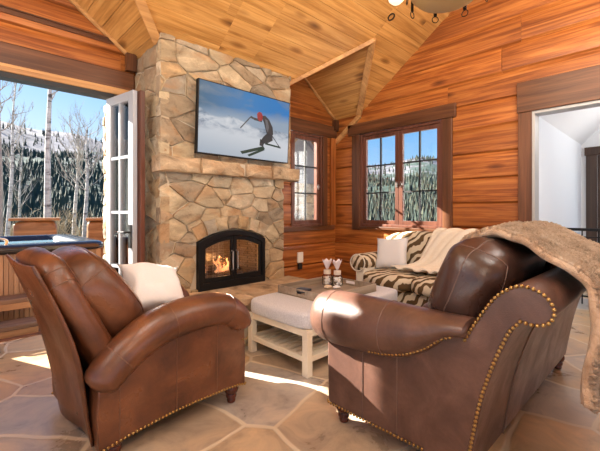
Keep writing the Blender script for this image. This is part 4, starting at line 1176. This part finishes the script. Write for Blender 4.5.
tree(18, 20, G0-.5, 7.0, .09, .035, 'slender aspen with bare branches between the left edge and the tall white trunk', 6, bare_to=.35, nb=16, spread=.9)
def shrub(px, D, zb, H, label, seed, m):
    rr = random.Random(seed); a = (px-300)/365; P = D*(Fv+a*Rv)
    t = thing('bare_shrub', label, 'shrub', (P.x, P.y, zb), 0, 'bare shrubs beyond the deck'); b = B()
    for i in range(46):
        an = rr.uniform(0, 6.28); sp_ = rr.uniform(.05, .55)*H; top = Vector((math.cos(an)*sp_, math.sin(an)*sp_, H*rr.uniform(.6, 1)))
        pts = [Vector((0,0,0)), top*.5*Vector((1,1,1)).length/1.75+Vector((0,0,.1*H)), top]
        tube(b, pts, [.018, .011, .005], 4, cap=False)
        for k in range(4):
            q = pts[1].lerp(top, rr.random()); tube(b, [q, q+Vector((rr.uniform(-.25,.25), rr.uniform(-.25,.25), rr.uniform(.1,.4)))*H*.5], [.007, .003], 3, cap=False)
    obj('twigs', b, m, t)
M_twig2 = mat('tan_twig', (.36,.28,.17), .9)
shrub(53, 15, G0-.2, 2.6, 'bare tan shrub beside the tall white aspen trunk', 1, M_twig2)
shrub(90, 17, G0-.2, 2.4, 'bare tan shrub under the close aspen pair', 2, M_twig2)
shrub(12, 18, G0-.2, 2.2, 'bare tan shrub at the foot of the leaning aspen', 3, M_twig2)

# terrain: one height field round the house (polar grid)
def skyline(az):      # elevation (tan) of the ridge by compass angle from north(+Y), clockwise
    d = math.degrees(az)
    e = .185
    if d > 25: e = .185 - .055*min(1, (d-25)/25)
    return e + .012*math.sin(d*.21+1) + .006*math.sin(d*.63)
def terrain():
    b = B(); rings = []
    rs = [9, 14, 20, 30, 45, 70, 110, 160, 220, 290, 360, 420, 470, 520, 600]; na = 150
    for r_ in rs:
        row = []
        for k in range(na+1):
            az = math.radians(-110 + 250*k/na); x, y = r_*math.sin(az), r_*math.cos(az)
            t_ = max(0, min(1, (r_-45)/(430-45))); s_ = t_**1.35
            z = -1.0 - .02*min(r_, 60) + s_*(skyline(az)*430+2) + noise.noise(Vector((x*.012, y*.012, 3)))*10*min(1, t_*2.5)*(1-.5*t_)
            if r_ > 440: z -= (r_-440)*.5
            row.append((x, y, z))
        rings.append(row)
    loft(b, rings, cap=False, closed=False)
    return b
m = mat('hillside', (.5,.5,.5), .95, spec=.1); t_ = NT(m)
v = t_.coord((.012,.012,.02)); n1 = t_.noise(v, 1.6, 8, .62, .4); n2 = t_.noise(t_.coord((1,1,1.0)), .09, 8, .75)
tc = t_.n('TexCoord'); sp = t_.n('SeparateXYZ'); t_.l(tc.outputs['Object'], sp.inputs[0])
hz = t_.math('ADD', t_.math('MULTIPLY', sp.outputs[2], .0048), n1)
c = t_.ramp(hz, [(.26, (.40,.43,.48)), (.33, (.055,.08,.06)), (.64, (.06,.09,.08)), (.70, (.20,.195,.21)), (.78, (.10,.105,.13)), (.95, (.15,.15,.18))])  # distance haze painted in as bluish tones
c = t_.mix(.75, c, t_.ramp(n2, [(.36, (.35,.38,.45)), (.6, (1.15,1.15,1.15))]), 'MULTIPLY')
t_.l(c, t_.p.inputs['Base Color'])
hl = struct('hills', terrain(), m, autosm=0)
b = B(); box(b, -40, 4.3, -40, -4.2, -1.3, -.9); box(b, -40, -4.6, -4.2, 30, -1.3, -.9); box(b, 8.3, 30, -40, 12, -1.5, -1.1); struct('ground_snow', b, M_snow, smooth=False)
# conifers on the slopes, past counting
dg = bpy.context.evaluated_depsgraph_get()
from mathutils.bvhtree import BVHTree
tb = bmesh.new(); tb.from_mesh(hl.data); bvh = BVHTree.FromBMesh(tb); tb.free()
b = B(); rr = random.Random(77); cnt = 0
for i in range(26000):
    az = math.radians(rr.uniform(-14, 100)); r_ = 42+370*rr.random()**1.1; x, y = r_*math.sin(az), r_*math.cos(az)
    t1 = (r_-45)/385
    if noise.noise(Vector((x*.016, y*.016, 7))) < (-.9 if t1 < .25 else -.22) + max(0, t1-.30)*1.2 and rr.random() < .9: continue
    hit = bvh.ray_cast(Vector((x, y, 500)), Vector((0, 0, -1)))
    if hit[0] is None: continue
    h = rr.uniform(2.6, 6)*(.6+.5*t1); w = h*.2; z = hit[0].z-.5
    for q in range(2):
        ap = b.verts.new((x, y, z+h*(1 if q else .62))); base = [b.verts.new((x+w*(1-.35*q)*math.cos(2*PI*k/5+i), y+w*(1-.35*q)*math.sin(2*PI*k/5+i), z+h*.4*q)) for k in range(5)]
        for k in range(5): b.faces.new((base[k], base[(k+1) % 5], ap))
    cnt += 1
m = mat('conifer', (.05,.09,.07), .9); t_ = NT(m); g = t_.n('NewGeometry')
t_.l(t_.ramp(g.outputs['Random Per Island'], [(0, (.016,.032,.028)), (.6, (.03,.048,.034)), (1, (.058,.062,.036))]), t_.p.inputs['Base Color'])
o = obj('conifer_forest', b, m, smooth=False); tag(o, 'dark conifer forest covering the far hillside', 'forest', kind='stuff')

# wing of the house seen through the north window
HW = thing('house_wing', 'gabled stone and timber wing seen through the window beside the fireplace', 'building', (7.5, 9.5, -1))
b = B(); stones(b, 6.2, 9.0, -.6, 2.2, .5, .3, lambda u, v, d: (u, 8.5-d, v), seed=31); obj('stone_wall', b, M_stone, HW, world=True)
b = B(); prism(b, [(6.2,-.8),(9.6,-.8),(9.6,2.4),(8.2,3.9),(6.2,2.2)], lambda u, v, d: (u, d, v), 8.52, 12); obj('wall', b, mat('grey_siding', (.20,.185,.165), .8), HW, world=True, smooth=False)
b = B(); bar(b, (5.6, 8.3, 1.72), (8.2, 8.3, 4.08), .12, .16, (0,0,1)); bar(b, (8.2, 8.3, 4.08), (10.4, 8.3, 2.1), .12, .16, (0,0,1)); obj('bargeboard', b, M_logend, HW, world=True, smooth=False)
b = B(); prism(b, [(5.6,1.76),(8.2,4.12),(10.4,2.14),(10.4,2.24),(8.2,4.26),(5.6,1.88)], lambda u, v, d: (u, d, v), 8.2, 12); obj('snowy_roof', b, M_snow, HW, world=True, smooth=False)

# ------------------------------------------------------------------ light
SUN = Vector((.44, -1, -.575)).normalized()
sl = bpy.data.lights.new('sun', 'SUN'); sl.energy = 27; sl.angle = math.radians(.6); sl.color = (1, .93, .82)
so = bpy.data.objects.new('sun', sl); COL.objects.link(so); so.rotation_euler = SUN.to_track_quat('-Z', 'Y').to_euler()
def plight(name, loc, e, col, r=.12):
    l = bpy.data.lights.new(name, 'POINT'); l.energy = e; l.color = col; l.shadow_soft_size = r
    o = bpy.data.objects.new(name, l); COL.objects.link(o); o.location = loc
plight('chandelier_light', (CC.x, CC.y, zc+.45), 45, (1, .84, .62))
plight('hall_fill_light', (6.6, -.4, 2.7), 45, (1, .96, .9))  # unseen light added to brighten the hall
plight('fire_glow', (2.25, 3.62, .78), 3, (1, .45, .15), .05)
for i, (x, y, e) in enumerate(((.4, .9, 60), (2.3, -.3, 66), (4.0, .2, 36), (-1.4, 1.6, 56), (-.6, -1.6, 72), (1.6, -2.4, 72), (3.4, -2.2, 46))):  # unseen soft point lights added as fill for the room
    plight('fill_light', (x, y, 3.1), e, (1, .955, .89), .30)
w = bpy.data.worlds.new('sky'); scn.world = w; w.use_nodes = True; nt = w.node_tree
bg = nt.nodes['Background']
class WT(NT):
    def __init__(s, t): s.t = t
q = WT(nt); tc = q.n('TexCoord'); sp = q.n('SeparateXYZ'); q.l(tc.outputs['Generated'], sp.inputs[0])
blue = q.ramp(sp.outputs[2], [(0, (.62,.74,.88)), (.08, (.36,.60,.86)), (.25, (.12,.38,.78)), (.6, (.10,.28,.68)), (1, (.08,.22,.58))])
pale = q.ramp(sp.outputs[2], [(0, (.78,.85,.93)), (.12, (.66,.80,.94)), (.30, (.38,.62,.92)), (.6, (.22,.45,.85)), (1, (.12,.3,.7))])
dp = q.n('VectorMath', operation='DOT_PRODUCT'); q.l(tc.outputs['Generated'], dp.inputs[0]); dp.inputs[1].default_value = (-.355, .935, 0)
sky = q.mix(q.ramp(dp.outputs['Value'], [(.45, (0,0,0)), (.95, (1,1,1))]), blue, pale)
q.l(sky, bg.inputs['Color']); bg.inputs['Strength'].default_value = .95

scn.view_settings.view_transform = 'Standard'; scn.view_settings.look = 'None'
scn.view_settings.gamma = 1; scn.view_settings.use_curve_mapping = False
scn.view_settings.exposure = .55
scn.cycles.max_bounces = 8; scn.cycles.transparent_max_bounces = 16
